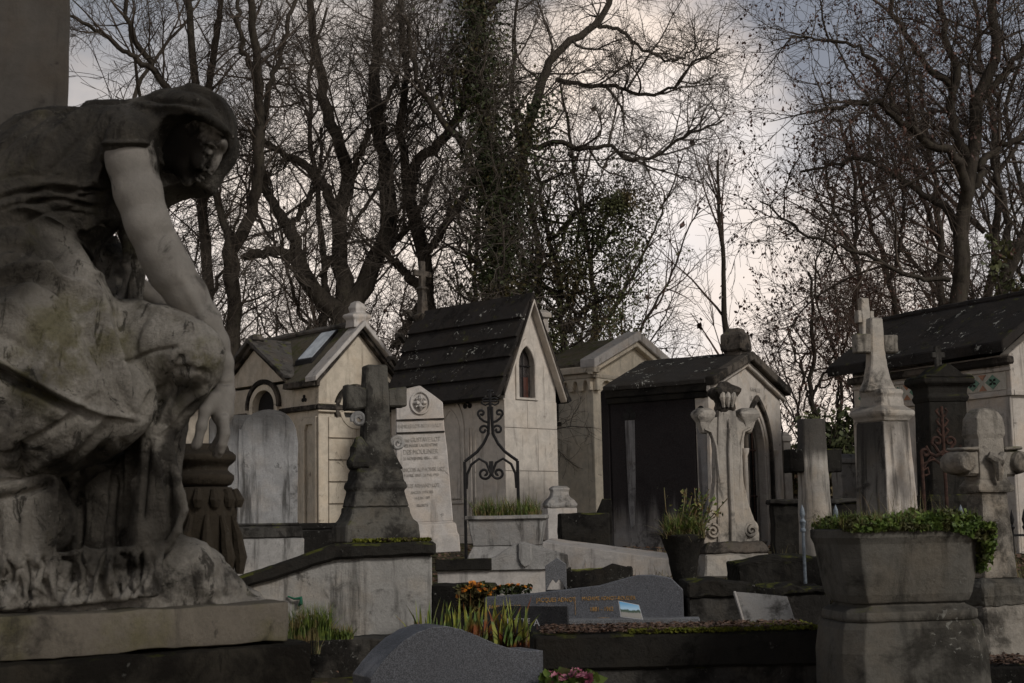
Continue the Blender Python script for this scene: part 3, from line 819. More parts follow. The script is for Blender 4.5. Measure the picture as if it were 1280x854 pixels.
# ---- A: cream cross-gabled mausoleum, left --------------------------------------------------
def cream():
    h = House('mausoleum', 'cream mausoleum with two gables and a skylight in its mossy roof', 399, 655, 23, 42, 497, 268, 473)
    r = h.root; W, L, H = h.W, h.L, h.H
    Ha = h.Zx(W / 2, 414) - .03
    zc = h.Zx(0, 508)       # string course
    # front (right-hand) wall: round window
    ox = h.X(444); oz = h.Zx(ox, 512); ro = .26
    mb = MB(); mb.plate(gable_outline(W, H, Ha), [arc(ox, oz, ro, 0, 360, 24)[:-1]], 0, .16)
    mb.plate([(0, -.5), (L, -.5), (L, H), (0, H)], [rarch(h.Y(330), h.Zy(h.Y(330), 560), h.Zy(h.Y(330), 508), .34, 14, .27)], .012, .16, 'yz')
    mb.box(.02, W - .02, L - .15, L, -.5, H); mb.box(W - .15, W, .17, L - .16, -.5, H)
    mb.build('wall', M['cream'], r, bevel=.008)
    # coursed blocks on the front below the string course
    mb = MB(); n = 6; z0 = -.4; zt = zc - .16; hh = (zt - z0) / n
    rg = random.Random(3)
    for i in range(n):
        cut = [.17] + sorted([.17 + (W - .2) * (.3 + .12 * (i % 2)) + rg.uniform(-.03, .03), .17 + (W - .2) * (.72 - .1 * (i % 2))]) + [W]
        for a, b in zip(cut[:-1], cut[1:]):
            mb.box(a + .002, b - .002, -.035, .002, z0 + hh * i + .010, z0 + hh * (i + 1) - .004)
    mb.box(-.03, .155, -.04, .002, -.4, zt + .02); mb.build('rusticated_course', M['cream'], r, bevel=.009)
    # pilaster panels on the side
    for a, b in ((.03, .45), (L - .42, L - .02)):
        mb = MB(); mb.plate([(a, -.4), (b, -.4), (b, zt), (a, zt)], [[(a + .07, -.2), (b - .07, -.2), (b - .07, zt - .22), (b - .12, zt - .12), (a + .12, zt - .12), (a + .07, zt - .22)]], -.04, .01, 'yz')
        mb.build('pilaster', M['cream'], r, bevel=.006)
    for bb in ((-.05, W + .05, -.07, -.001), (-.065, -.001, .001, h.Y(330) - .54), (-.065, -.001, h.Y(330) + .54, L + .03)):
        mb = MB(); mb.box(*bb, zc - .05, zc + .035); mb.build('string_course', M['trimdark'], r, bevel=.012, rough=.004, cuts=.06)
    mb = MB(); mb.box(-.035, W + .03, -.045, -.003, zc + .037, zc + .07); mb.box(-.036, W + .03, -.05, -.003, zc - .09, zc - .052)
    mb.build('moulding', M['cream'], r, bevel=.01)
    # round window: ring, hood, glass
    mb = MB(); mb.plate(arc(ox, oz, ro + .07, 0, 360, 30)[:-1], [arc(ox, oz, ro, 0, 360, 30)[:-1]], -.05, .10); mb.build('window_ring', M['cream'], r, bevel=.008)
    mb = MB(); mb.plate(arc(ox, oz, ro + .16, -20, 200, 24) + arc(ox, oz, ro + .09, 200, -20, 24), [], -.06, .0); mb.build('window_hood', M['trimdark'], r, bevel=.01)
    mb = MB(); mb.plate(arc(ox, oz, ro - .002, 0, 360, 24)[:-1], [], .10, .12); gl = mb.build('window', M['skylight'], r)
    mb = MB(); mb.box(ox - .014, ox + .014, .07, .098, oz - ro, oz + ro); mb.box(ox - ro, ox + ro, .072, .095, oz - .014, oz + .014); mb.build('glazing_bar', M['iron'], gl)
    # side arch: surround, dark recess, bust silhouette
    ay = h.Y(330); az0 = h.Zy(ay, 560); azs = h.Zy(ay, 508); ar = .34
    mb = MB(); mb.plate(arc(ay, azs, ar + .10, 0, 180, 20, .37) + arc(ay, azs, ar + .002, 180, 0, 20, .272), [], -.03, .03, 'yz')
    mb.box(-.03, .03, ay - ar - .10, ay - ar - .002, az0, azs - .002); mb.box(-.03, .03, ay + ar + .002, ay + ar + .10, az0, azs - .002)
    mb.build('arch_surround', M['cream2'], r, bevel=.008)
    mb = MB(); mb.plate(arc(ay, azs, ar + .19, -5, 185, 26, .46) + arc(ay, azs, ar + .115, 185, -5, 26, .385), [], -.055, .01, 'yz'); mb.build('arch_hood', M['trimdark'], r, bevel=.008, rough=.004, cuts=.05)
    mb = MB(); mb.box(.10, .13, ay - ar, ay + ar, az0 - .2, azs + ar); mb.build('arched_window', M['dark'], r)
    # side gable projecting as a thin pediment over the side wall
    gy0, gy1 = h.Y(360), h.Y(281); gc = (gy0 + gy1) / 2; gz = h.Zy(gy0, 474); ga = h.Zy(gc, 436)
    mb = MB(); mb.plate([(gy0, gz - .02), (gy1, gz - .02), (gc, ga)], [], -.02, W / 2, 'yz'); mb.build('side_gable', M['cream'], r, bevel=.006)
    def barge(pts, x0, x1, mat, nm, lift, th, plane):
        (a, za), (b, zb), (c, z2) = pts
        mb = MB()
        lo = [(a, za + lift), (b, zb + lift), (c, z2 + lift)]; up = [(c, z2 + lift + th), (b, zb + lift + th * 1.2), (a, za + lift + th)]
        mb.plate(lo + up, [], x0, x1, plane); return mb.build(nm, mat, r, bevel=.01, rough=.004, cuts=.08)
    barge([(gy0 - .1, gz - .1), (gc, ga), (gy1 + .1, gz - .1)], -.10, .05, M['trimdark'], 'gable_frieze', .0, .09, 'yz')
    barge([(gy0 - .15, gz - .1), (gc, ga), (gy1 + .15, gz - .1)], -.18, W / 2, M['roofgrey'], 'side_gable_roof', .092, .07, 'yz')
    barge([(-.10, H - .12), (W / 2, Ha), (W + .10, H - .12)], -.10, .1, M['trimdark'], 'gable_frieze', .0, .09, 'xz')
    barge([(-.19, H - .16), (W / 2, Ha), (W + .19, H - .16)], -.2, .12, M['lightgrey'], 'gable_coping', .094, .085, 'xz')
    hw_ = W / 2; z0_ = H + .03; a0_ = Ha + .06; sl_ = (a0_ - z0_) / hw_; ex_ = .16; ze_ = z0_ - sl_ * ex_
    mb = MB(); mb.plate([(hw_, a0_), (hw_, a0_ + .08), (W + ex_, ze_ + .07), (W + ex_, ze_)], [], .122, L + .12); mb.build('roof_slope', M['roofmoss'], r, bevel=.012, rough=.012, cuts=.15)
    for ya, yb in ((.122, gy0 - .06), (gy1 + .06, L + .12)):
        if yb > ya: mb = MB(); mb.plate([(hw_ - .003, a0_), (hw_ - .003, a0_ + .08), (-ex_, ze_ + .07), (-ex_, ze_)], [], ya, yb); mb.build('roof_slope', M['roofmoss'], r, bevel=.012, rough=.012, cuts=.15)
    mb = MB(); mb.plate([(hw_ - .003, a0_), (hw_ - .003, a0_ + .08), (.10, z0_ + sl_ * .1 + .07), (.10, z0_ + sl_ * .1)], [], gy0 - .062, gy1 + .062); mb.build('roof_slope', M['roofmoss'], r, bevel=.012, rough=.012, cuts=.15)
    # ledge under the side eave
    mb = MB(); mb.box(-.17, -.001, -.05, gy0 - .1, H - .13, H - .02); mb.build('cornice', M['trimdark'], r, bevel=.015, rough=.005, cuts=.06)
    # trefoil openings under the cornice
    for yy in (h.Y(380), h.Y(278)):
        mb = MB(); zz = H - .30
        for a, b in ((0, .035), (-.035, -.02), (.035, -.02)):
            mb.plate(arc(yy + a, zz + b, .033, 0, 360, 10)[:-1], [], -.004 - abs(a) * .02, .011, 'yz')
        mb.build('trefoil_vent', M['dark'], r)
    # skylight on the roof slope facing the camera side
    sl = math.atan2(Ha - H, W / 2); q = MB()
    sk = bpy.data.objects.new('skylight', None); bpy.data.objects.remove(sk)
    def onroof(u, t, lift):  # u along ridge, t down slope
        return (W / 2 - t * math.cos(sl), u, Ha + .16 - t * math.sin(sl) + lift)
    def quadslab(u0, u1, t0, t1, l0, l1, mat, nm, par):
        mb = MB(); vs = [onroof(u, t, l) for l in (l0, l1) for (u, t) in ((u0, t0), (u1, t0), (u1, t1), (u0, t1))]
        mb.add(vs, [(0, 1, 2, 3), (7, 6, 5, 4), (0, 4, 5, 1), (1, 5, 6, 2), (2, 6, 7, 3), (3, 7, 4, 0)]); return mb.build(nm, mat, par, bevel=.004)
    fr = quadslab(.48, .98, .10, .86, -.05, .03, M['iron'], 'skylight', r)
    quadslab(.52, .94, .14, .82, .0, .04, M['skylight'], 'glass_pane', fr)
    # apex finial and ridge roll
    mb = MB(); mb.tube([(W / 2, .1, Ha + .17), (W / 2, L * .5, Ha + .175), (W / 2, L, Ha + .17)], .05, 8); mb.build('ridge_roll', M['roofgrey'], r, rough=.01, cuts=.1)
    mb = MB(); mb.rings([(Ha + .08, .17, .13), (Ha + .2, .15, .12), (Ha + .26, .20, .15), (Ha + .30, .19, .14), (Ha + .34, .10, .10), (Ha + .42, .12, .11), (Ha + .50, .08, .08), (Ha + .53, .03, .03)], cx=W / 2, cy=.02)
    mb.build('finial', M['lightgrey'], r, bevel=.02, seg=2, rough=.015, cuts=.05, smooth=True)
    mb = MB(); mb.rings([(ga + .13, .12, .12), (ga + .22, .10, .10), (ga + .25, .04, .04)], cx=.0, cy=gc); mb.build('finial', M['roofgrey'], r, bevel=.02, rough=.01, cuts=.06)
    mb = MB(); mb.box(-.12, W + .1, -.12, L + .1, -.6, -.02); mb.build('base_course', M['cream2'], r, bevel=.015)
cream()

# ---- B: tall slate-roofed chapel, centre ----------------------------------------------------
def chapel():
    h = House('mausoleum', 'tall narrow pale chapel with a steep dark slab roof and pointed gable window', 633, 676, 21, 46, 697, 497, 478)
    r = h.root; W, L, H = h.W, h.L, h.H
    Ha = h.Zx(W / 2, 377)
    wx = h.X(660); wz0 = h.Zx(wx, 499); wzs = h.Zx(wx, 457); ww = .36
    mb = MB(); mb.plate(gable_outline(W, H, Ha), [lancet(wx, wz0, wzs, ww)], 0, .16)
    # side wall with two trefoil vents
    mb.plate([(0.0, -.5), (L, -.5), (L, H), (0.0, H)], [], .012, .15, 'yz') if False else mb.box(0.0, .15, .162, L, -.5, H)
    mb.box(W - .15, W, .162, L, -.5, H); mb.plate(gable_outline(W, H, Ha), [], L + .002, L + .14)
    mb.build('wall', M['chapel'], r, bevel=.006)
    # block joints on the front: slightly proud panels
    mb = MB(); zz = [-.5, .28, 1.02, 1.66, 2.2]
    for i in range(4):
        a, b = zz[i], min(zz[i + 1], H - .25)
        mb.box(.0, W * .43 - .003 if i % 2 else W * .62, -.012, -.0, a + .003, b - .003)
        mb.box(W * .43 + .003 if i % 2 else W * .62 + .006, W, -.012, -.0, a + .003, b - .003)
    mb.build('facing_slab', M['chapel'], r, bevel=.003)
    mb = MB(); mb.plate(lancet(wx, wz0 - .02, wzs, ww + .12), [lancet(wx, wz0 + .02, wzs, ww - .02)], -.03, .05); mb.build('window_surround', M['chapel'], r, bevel=.01)
    mb = MB(); mb.plate(lancet(wx, wz0, wzs, ww), [], .09, .11); gl = mb.build('pointed_window', M['glass'], r)
    mb = MB(); mb.box(wx + .02, wx + .12, .075, .088, wz0 + .02, wz0 + .34); mb.build('red_pane', M['redglass'], gl)
    mb = MB(); mb.tube([(wx, .07, wz0), (wx, .07, wzs + .3)], .008, 6); mb.tube([(wx - .17, .07, wzs), (wx + .17, .07, wzs)], .007, 6); mb.build('glazing_bar', M['iron'], gl)
    # blind tracery on the side wall
    mb = MB()
    for a, b in ((588, 636), (547, 585), (505, 545)):
        y0, y1 = h.Y(min(b, 632)) + .06, h.Y(a); w = y1 - y0; c = (y0 + y1) / 2; zs = H - .62
        mb.plate(lancet(c, .55, zs, w), [lancet(c, .58, zs, w - .09)], -.022, .002, 'yz')
        mb.plate(lancet(c, .62, zs - .05, w - .20), [lancet(c, .64, zs - .05, w - .24)], -.012, .002, 'yz')
    mb.build('blind_arch', M['chapel'], r, bevel=.004)
    for px in (586, 512):
        yy = h.Y(px); zz = h.Zy(yy, 505); mb = MB()
        for a, b in ((0, .045), (-.05, -.03), (.05, -.03)):
            mb.plate(arc(yy + a, zz + b, .042, 0, 360, 12)[:-1], [], -.012 - abs(a) * .03, .004, 'yz')
        mb.build('trefoil_vent', M['dark'], r)
        mb = MB(); mb.plate([(yy - .05, zz + .1), (yy + .05, zz + .1), (yy + .05, zz + .28), (yy - .05, zz + .28)], [], -.005, .001, 'yz'); mb.build('soot_block', M['trimdark'], r, bevel=.002)
    # plinth, cornice
    mb = MB(); mb.box(-.06, W + .03, -.06, L, -.6, .08); mb.box(-.035, W, -.03, L, .08, .2); mb.build('plinth', M['chapel'], r, bevel=.01)
    mb = MB(); mb.box(-.13, -.001, .02, L, H - .13, H - .01); mb.box(-.08, -.001, .01, L, H - .24, H - .13); mb.build('cornice', M['trimdark'], r, bevel=.015, rough=.004, cuts=.08)
    # roof: overlapping stone courses on each slope
    hw = W / 2; sl = (Ha - H) / hw; n = 5; over = .17
    for sgn in (-1, 1):
        mb = MB()
        for i in range(n):
            t0 = -.0 + i / n; t1 = (i + 1) / n
            def pt(t, lift):   # t 0 ridge .. 1 eave
                x = hw + sgn * (t * (hw + over)); z = Ha + .02 - sl * .93 * t * (hw + over)
                nx_, nz_ = sgn * sl / math.hypot(sl, 1), 1 / math.hypot(sl, 1)
                return (x + nx_ * lift, z + nz_ * lift)
            o = [pt(t0, .0), pt(t0, .055), pt(t1 + .012, .10), pt(t1 + .012, .03 if i < n - 1 else .0)]
            mb.plate(o, [], -.10, L + .12)
        mb.build('roof', M['roofdark'], r, bevel=.008, rough=.006, cuts=.16, seed=sgn)
    mb = MB(); mb.plate([(hw - .09, Ha - .04), (hw, Ha + .14), (hw + .09, Ha - .04)], [], -.13, L + .14); mb.build('ridge_stone', M['roofdark'], r, bevel=.01, rough=.008, cuts=.12)
    # barge boards framing the gable
    for a, b, nm, mt in ((-.03, .03, 'gable_moulding', 'chapel'), (.05, .12, 'gable_coping', 'trimdark')):
        mb = MB(); sx = over + (.0 if nm == 'gable_moulding' else .03)
        o = [(-sx * .6, H - sl * sx * .6 + a), (hw, Ha + a), (W + sx * .6, H - sl * sx * .6 + a), (W + sx * .6, H - sl * sx * .6 + b), (hw, Ha + b), (-sx * .6, H - sl * sx * .6 + b)]
        mb.plate(o, [], -.14, .0); mb.build(nm, M[mt], r, bevel=.01)
    # stone cross with crockets at the back of the ridge
    cb = L + .0; zt = Ha + .0
    mb = MB(); mb.rings([(zt - .7, .10, .14), (zt - .1, .085, .10), (zt + .02, .12, .12), (zt + .06, .12, .12), (zt + .09, .07, .07), (zt + .46, .055, .055), (zt + .50, .09, .09), (zt + .54, .05, .05)], cx=hw, cy=cb)
    mb.build('finial_shaft', M['trimdark'], r, bevel=.008, rough=.006, cuts=.06)
    mb = MB(); zc = zt + .52
    mb.box(hw - .05, hw + .05, cb - .04, cb + .04, zc, zc + .44); mb.box(hw - .19, hw + .19, cb - .036, cb + .036, zc + .18, zc + .28)
    mb.build('finial_cross', M['trimdark'], r, bevel=.012, rough=.006, cuts=.05)
    for k in range(5):
        mb = MB(); t = k / 4.0
        cx, cz = -over + t * (hw + over * .7), H - sl * over + t * (Ha - H + sl * over * .8)
        mb.tube([(cx, cb + .18, cz + .1), (cx - .10, cb + .18, cz + .2), (cx - .18, cb + .18, cz + .19), (cx - .2, cb + .18, cz + .13)], [.06, .05, .045, .02], 8)
        mb.build('crocket', M['trimdark'], r, rough=.012, cuts=.04)
chapel()

# ---- C: blackened mausoleum with a pointed doorway ------------------------------------------
def blackened():
    h = House('mausoleum', 'blackened mausoleum with a pointed doorway and pale lichen spots on its dark roof', 893, 690, 18, 55, 979, 764, 478)
    r = h.root; W, L, H = h.W, h.L, h.H
    Ha = h.Zx(W / 2, 449)
    dx = h.X(948); zs = h.Zx(dx, 562); dw = .62
    mb = MB(); mb.plate(gable_outline(W, H, Ha, -.4), [lancet(dx, -.02, zs, dw, k=1.05)], 0, .2); mb.build('front_wall', M['pillar'], r, bevel=.008)
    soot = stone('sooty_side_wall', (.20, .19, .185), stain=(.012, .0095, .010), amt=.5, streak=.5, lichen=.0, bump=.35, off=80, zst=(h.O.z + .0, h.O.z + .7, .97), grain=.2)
    mb = MB(); mb.box(0, .16, .202, L, -.5, H); mb.box(W - .15, W, .202, L, -.5, H); mb.plate(gable_outline(W, H, Ha), [], L + .002, L + .14)
    mb.build('side_wall', soot, r, bevel=.02)
    run = stone('washed_streak_stone', (.17, .165, .165), stain=(.03, .026, .026), amt=.5, streak=.8, lichen=0, bump=.3, off=82, grain=.3)
    for px in (789, 879):
        yy = h.Y(px); zz = h.Zy(yy, 517); mb = MB()
        for a, b in ((0, .055), (-.052, -.03), (.052, -.03)):
            mb.plate(arc(yy + a, zz + b, .046, 0, 360, 12)[:-1], [], -.006 - abs(a) * .03, .004, 'yz')
        mb.build('trefoil_vent', M['dark'], r)
        mb = MB(); mb.plate([(yy - .075, zz - .09), (yy - .06, zz - 1.1), (yy - .03, zz - 1.45), (yy + .03, zz - 1.5), (yy + .055, zz - 1.15), (yy + .07, zz - .09)], [], -.003, .002, 'yz'); mb.build('washed_streak', run, r)
    # doorway mouldings, slender jamb columns, door
    mb = MB(); mb.plate(lancet(dx, -.02, zs, dw + .20, k=1.05), [lancet(dx, -.03, zs, dw + .10, k=1.05)], -.05, .0); mb.build('door_hood', M['trimdark'], r, bevel=.01)
    mb = MB(); mb.plate(lancet(dx, -.02, zs, dw + .06, k=1.05), [lancet(dx, -.03, zs, dw - .06, k=1.05)], .02, .14); mb.build('door_arch', M['pillar'], r, bevel=.015)
    for s_ in (-1, 1):
        mb = MB(); mb.lathe([(.05, 0), (.05, .06), (.032, .1), (.03, zs - .1), (.05, zs - .05), (.055, zs)], 12, dx + s_ * (dw / 2 + .16), -.045); mb.build('jamb_column', M['pillar'], r, smooth=True)
    mb = MB(); mb.plate(lancet(dx, -.02, zs, dw, k=1.05), [], .19, .22); dr = mb.build('door', M['dark'], r)
    mb = MB()
    for t in (-.2, -.07, .07, .2): mb.tube([(dx + t, .17, 0), (dx + t, .17, zs + .25)], .012, 6)
    for zz in (.1, .7, zs): mb.tube([(dx - .28, .165, zz), (dx + .28, .165, zz)], .012, 6)
    mb.build('door_grille', M['rust'], dr)
    # cornice, barge, roof
    mb = MB(); mb.box(-.07, -.001, -.02, L + .03, H - .11, H); mb.box(-.04, -.001, -.01, L + .02, H - .19, H - .11); mb.build('cornice', M['black'], r, bevel=.03, seg=2, rough=.005, cuts=.08)
    sl = (Ha - H) / (W / 2)
    for a, b, y0, nm, mt in ((-.10, -.02, -.06, 'gable_moulding', 'pillar'), (-.02, .10, -.14, 'gable_coping', 'trimdark')):
        o = [(-.08, H - sl * .08 + a), (W / 2, Ha + a), (W + .08, H - sl * .08 + a), (W + .08, H - sl * .08 + b), (W / 2, Ha + b), (-.08, H - sl * .08 + b)]
        mb = MB(); mb.plate(o, [], y0, .0); mb.build(nm, M[mt], r, bevel=.012, rough=.005, cuts=.08)
    roof(r, W, L, H + .01, Ha + .02, .09, .0, .05, .07, M['roofpatch'])
    tx = text_mesh('inscription', 'FAMILLE', .085, M['ink'], r, (dx, -.003, zs + .80), ext=.004)
    text_mesh('inscription', 'LE MAIRE', .085, M['ink'], r, (dx, -.003, zs + .68), ext=.004)
    mb = MB(); mb.rings([(Ha + .02, .13, .13), (Ha + .10, .12, .12), (Ha + .12, .16, .16), (Ha + .34, .15, .15), (Ha + .36, .11, .11), (Ha + .42, .09, .09)], cx=W / 2, cy=.12)
    mb.build('finial', M['trimdark'], r, bevel=.012, rough=.01, cuts=.05)
    mb = MB(); mb.box(-.1, W + .1, -.4, L + .05, -.6, -.03); mb.build('step', M['darkgrey'], r, bevel=.02, rough=.01, cuts=.12)
blackened()

# ---- D: pale mausoleum with a corbel table, behind ------------------------------------------
def corbelled():
    h = House('mausoleum', 'pale mausoleum with small arched corbels under its cornice, behind the tall chapel', 746, 655, 26, 50, 842, 682, 458)
    r = h.root; W, L, H = h.W, h.L, h.H
    Ha = h.Zx(W * .5, 428)
    mb = MB(); mb.plate(gable_outline(W, H, Ha), [], 0, .16)
    wy = h.Y(695); wz0 = h.Zy(wy, 527); wzs = h.Zy(wy, 489)
    mb.plate([(.162, -.5), (L, -.5), (L, H), (.162, H)], [rarch(wy, wz0, wzs, .09)], .0, .16, 'yz')
    mb.box(.16, W, L + .002, L + .14, -.5, H); mb.build('wall', M['cream2'], r, bevel=.01)
    mb = MB(); mb.box(.10, .13, wy - .1, wy + .1, wz0 - .02, wzs + .1); mb.build('slit_window', M['glass'], r)
    mb = MB(); mb.box(-.06, .0, wy - .16, wy + .16, wz0 - .09, wz0 - .02); mb.build('window_sill', M['trimdark'], r, bevel=.01)
    mb = MB(); zb = H - .50
    def corb(n, length, plane):
        w = length / n
        top = H - .22; o = [(0, zb + .10)]
        x = 0
        pts = []
        for i in range(n):
            pts += [(i * w, zb + .06), (i * w + w * .22, zb + .06)] + [(i * w + w * .22 + w * .56 * (1 - math.cos(R(t))) / 2, zb + .10 + .15 * math.sin(R(t))) for t in (0, 30, 60, 90, 120, 150, 180)] + [(i * w + w * .78, zb + .06), (i * w + w, zb + .06)]
        cl = []
        for p in pts:
            if not cl or abs(cl[-1][0] - p[0]) + abs(cl[-1][1] - p[1]) > 1e-5: cl.append(p)
        mb.plate(cl + [(length, top), (0, top)], [], -.09, -.001, plane)
    corb(4, W, 'xz'); corb(5, L, 'yz'); mb.build('corbel_table', M['cream2'], r, bevel=.006)
    mb = MB(); mb.box(-.10, -.001, -.1, L, H - .219, H - .13); mb.box(-.17, -.001, -.17, L, H - .13, H - .0); mb.box(-.10, W + .1, -.10, -.001, H - .219, H - .14)
    mb.build('cornice', M['cream'], r, bevel=.02, seg=2)
    sl = (Ha - H) / (W / 2)
    for a, b, y0, y1, mt, nm in ((-.09, .02, -.12, .0, 'cream2', 'gable_moulding'), (.02, .20, -.18, .16, 'lightgrey', 'parapet')):
        o = [(-.17, H - sl * .17 + a), (W / 2, Ha + a), (W + .17, H - sl * .17 + a), (W + .17, H - sl * .17 + b), (W / 2, Ha + b), (-.17, H - sl * .17 + b)]
        mb = MB(); mb.plate(o, [], y0, y1); mb.build(nm, M[mt], r, bevel=.012)
    roof(r, W, L, H + .02, Ha, .14, -.17, .10, .10, M['roofmoss'], rough=.015)
    mb = MB(); mb.box(-.1, W + .1, -.1, L, -.6, .0); mb.build('plinth', M['lightgrey'], r, bevel=.02)
corbelled()

# ---- E: long mausoleum with a tiled frieze, right -------------------------------------------
def frieze():
    h = House('mausoleum', 'long mausoleum with a frieze of green and orange diamond tiles under its roof', 1275, 655, 15.8, 28, 1392, 1070, 442)
    r = h.root; W, L, H = h.W, h.L, h.H
    rise = .52; Ha = H + rise
    zf1, zf0 = h.Zx(0, 464), h.Zx(0, 486)
    mb = MB(); mb.plate(gable_outline(W, H, Ha), [], 0, .15); mb.box(0, .15, .152, L - .152, -.6, H); mb.box(W - .15, W, .152, L - .152, -.6, H); mb.plate(gable_outline(W, H, Ha), [], L - .15, L)
    mb.build('wall', M['pillar'], r, bevel=.008)
    fr = MB(); fr.box(-.012, 0.0, .06, L - .05, zf0, zf1); frm = fr.build('tile_frieze', M['white'], r)
    hh = zf1 - zf0; n = 8; w = (L - .16) / n
    g1 = plain('green_glazed_tile', (.028, .115, .065), .35, 0, .35, 20, .1, .5); g2 = plain('orange_glazed_tile', (.24, .085, .025), .4, 0, .35, 20, .1, .5)
    for i in range(n):
        c = .10 + w * (i + .5); zc = (zf0 + zf1) / 2; a = w * .36; b = hh * .42
        mb = MB(); mb.plate([(c - a, zc), (c, zc - b), (c + a, zc), (c, zc + b)], [], -.017, -.011, 'yz'); t = mb.build('diamond_tile', g1, frm)
        mb = MB()
        for k_ in range(4):
            q = k_ * 90 + 45; mb.plate([(c, zc), (c + a * .42 * math.cos(R(q - 25)), zc + b * .42 * math.sin(R(q - 25))), (c + a * .6 * math.cos(R(q)), zc + b * .6 * math.sin(R(q))), (c + a * .42 * math.cos(R(q + 25)), zc + b * .42 * math.sin(R(q + 25)))], [], -.020 - k_ * .0004, -.016, 'yz')
        mb.build('tile_flower', M['dark'], frm)
        e = c + w / 2
        if i < n - 1:
            for sg in (1, -1):
                mb = MB(); mb.plate([(e - w * .2, zc + sg * hh * .46), (e + w * .2, zc + sg * hh * .46), (e, zc + sg * hh * .13)], [], -.017, -.011, 'yz')
                mb.build('triangle_tile', g2, frm)
    mb = MB(); mb.box(-.045, -.001, -.04, L + .02, zf0 - .075, zf0 - .012); mb.box(-.03, -.001, -.03, L + .01, zf1 + .01, zf1 + .05); mb.box(0, W, -.045, -.001, zf0 - .075, zf0 - .012)
    mb.build('string_course', M['pillar'], r, bevel=.012, seg=2)
    mb = MB(); mb.box(-.10, -.001, -.08, L + .02, H - .12, H - .03); mb.build('cornice', M['trimdark'], r, bevel=.02, rough=.003, cuts=.1)
    roof(r, W, L, H + rise / (W / 2) * .2, Ha + rise / (W / 2) * .2, .20, .10, .26, .13, M['roofdark'], rough=.008)
    mb = MB(); mb.tube([(W / 2, -.10, Ha + .27), (W / 2, L + .26, Ha + .27)], .05, 8); mb.build('ridge_roll', M['roofdark'], r, rough=.01, cuts=.1)
    for a in (.0, L - .22):
        mb = MB(); mb.box(-.03, -.001, a, a + .22, -.6, zf0 - .08); mb.build('pilaster', M['pillar'], r, bevel=.008)
frieze()

# ---- F: far cream mausoleum glimpsed under the statue's wrist --------------------------------
def glimpsed():
    h = House('mausoleum', 'cream mausoleum glimpsed through the gap below the wrist of the statue', 262, 660, 25, 20, 300, 150, 500)
    r = h.root; W, L, H = h.W, h.L, h.H
    W = 1.0; L = 2.0
    r.rotation_euler = (0, 0, R(75))
    Ha = H + .35
    yy = .55
    wz = h._z(h.O, 555)
    ywin = hit(h.O + Vector((0, 0, 1)), R(165), 224)
    mb = MB(); mb.plate(gable_outline(W, H, Ha), [], 0, .15); mb.plate([(.152, -.5), (L, -.5), (L, H), (.152, H)], [rarch(ywin, wz, wz + .22, .12)], 0, .15, 'yz'); mb.box(.15, W, L + .001, L + .12, -.5, H)
    mb.build('wall', M['cream'], r, bevel=.008)
    mb = MB(); mb.box(.09, .12, ywin - .13, ywin + .13, wz - .02, wz + .36); mb.build('arched_window', M['glass'], r)
    mb = MB(); mb.box(-.06, -.001, -.05, L, wz - .1, wz - .04); mb.box(-.10, -.001, -.08, L, H - .1, H); mb.build('string_course', M['trimdark'], r, bevel=.01)
    roof(r, W, L, H, Ha, .15, .1, .1, .08, M['roofmoss'])
glimpsed()
# ------------------------------------------------------------------ monuments (local photo-pixel units x scale)
def B(mb, name, mat, root, s, bev=1.2, rough=.8, cuts=9, **kw):
    return mb.build(name, M[mat] if isinstance(mat, str) else mat, root, bevel=bev * s, rough=rough * s, cuts=cuts * s, rscale=kw.pop('rscale', 6), **kw)

# 1 round-topped grey stele pair, left
o, s = mon('stele', 'tall round-topped grey stele on a stepped base, nearest to the left gabled mausoleum', 'gravestone', 335, 655, 13, 14)
mb = MB(s); mb.plate([(-37, -4), (36, -4), (36, 100), (34, 118)] + arc(0, 112, 34, 8, 172, 14, 30) + [(-36, 118), (-37, 100)], [], -9, 9); B(mb, 'slab', 'stele', o, s)
mb = MB(s); mb.frus(-43, 42, -14, 14, -18, -42, 41, -13, 13, -3); mb.frus(-40, 40, -12, 12, -3, -39, 39, -11, 11, 1); B(mb, 'base_moulding', 'darkgrey', o, s, 2)
mb = MB(s); mb.box(-47, 43, -17, 17, -95, -18); B(mb, 'pedestal', 'midgrey', o, s)
o, s = mon('stele', 'flat-topped grey slab half hidden behind the round-topped stele, beside the dark urn', 'gravestone', 292, 655, 14.2, 6)
mb = MB(s); mb.plate([(-30, -60), (38, -60), (38, 128), (32, 134), (-24, 136), (-30, 128)], [], -8, 8); B(mb, 'slab', 'stele', o, s)
mb = MB(s); mb.box(-36, 42, -13, 13, -90, -56); B(mb, 'base_block', 'midgrey', o, s)

# 2 stone cross on its stepped pedestal and tomb block
YC = 26
o, s = mon('tomb_cross', 'mossy grey stone cross on a stepped pedestal, in front of the inscribed pale stele', 'stone cross', 470, 676, 10, YC)
def cross_outline(): return [(-33, 88), (-27, 98), (-20, 112), (-17, 125), (-16, 160), (-14, 218), (14, 218), (16, 160), (17, 125), (21, 112), (28, 98), (34, 88)]
mb = MB(s); mb.plate(cross_outline(), [], -11, 11); B(mb, 'cross_shaft', 'cross', o, s, 2)
for sg in (-1, 1):
    mb = MB(s); a, b = sorted((sg * 14, sg * 40)); mb.plate([(a, 166), (b, 166 - 4 * (sg < 0)), (b, 192), (a, 188)] if sg > 0 else [(a, 160), (b, 164), (b, 189), (a, 193)], [], -10, 10); B(mb, 'cross_arm', 'cross', o, s, 2)
mb = MB(s); mb.rings([(42, 36, 22), (46, 35, 21), (62, 32, 19), (64, 35, 21), (71, 34, 20), (74, 31, 18), (84, 30, 17), (88, 28, 15), (91, 27, 14)]); B(mb, 'upper_step', 'cross', o, s, 1.5, 1.2, 7)
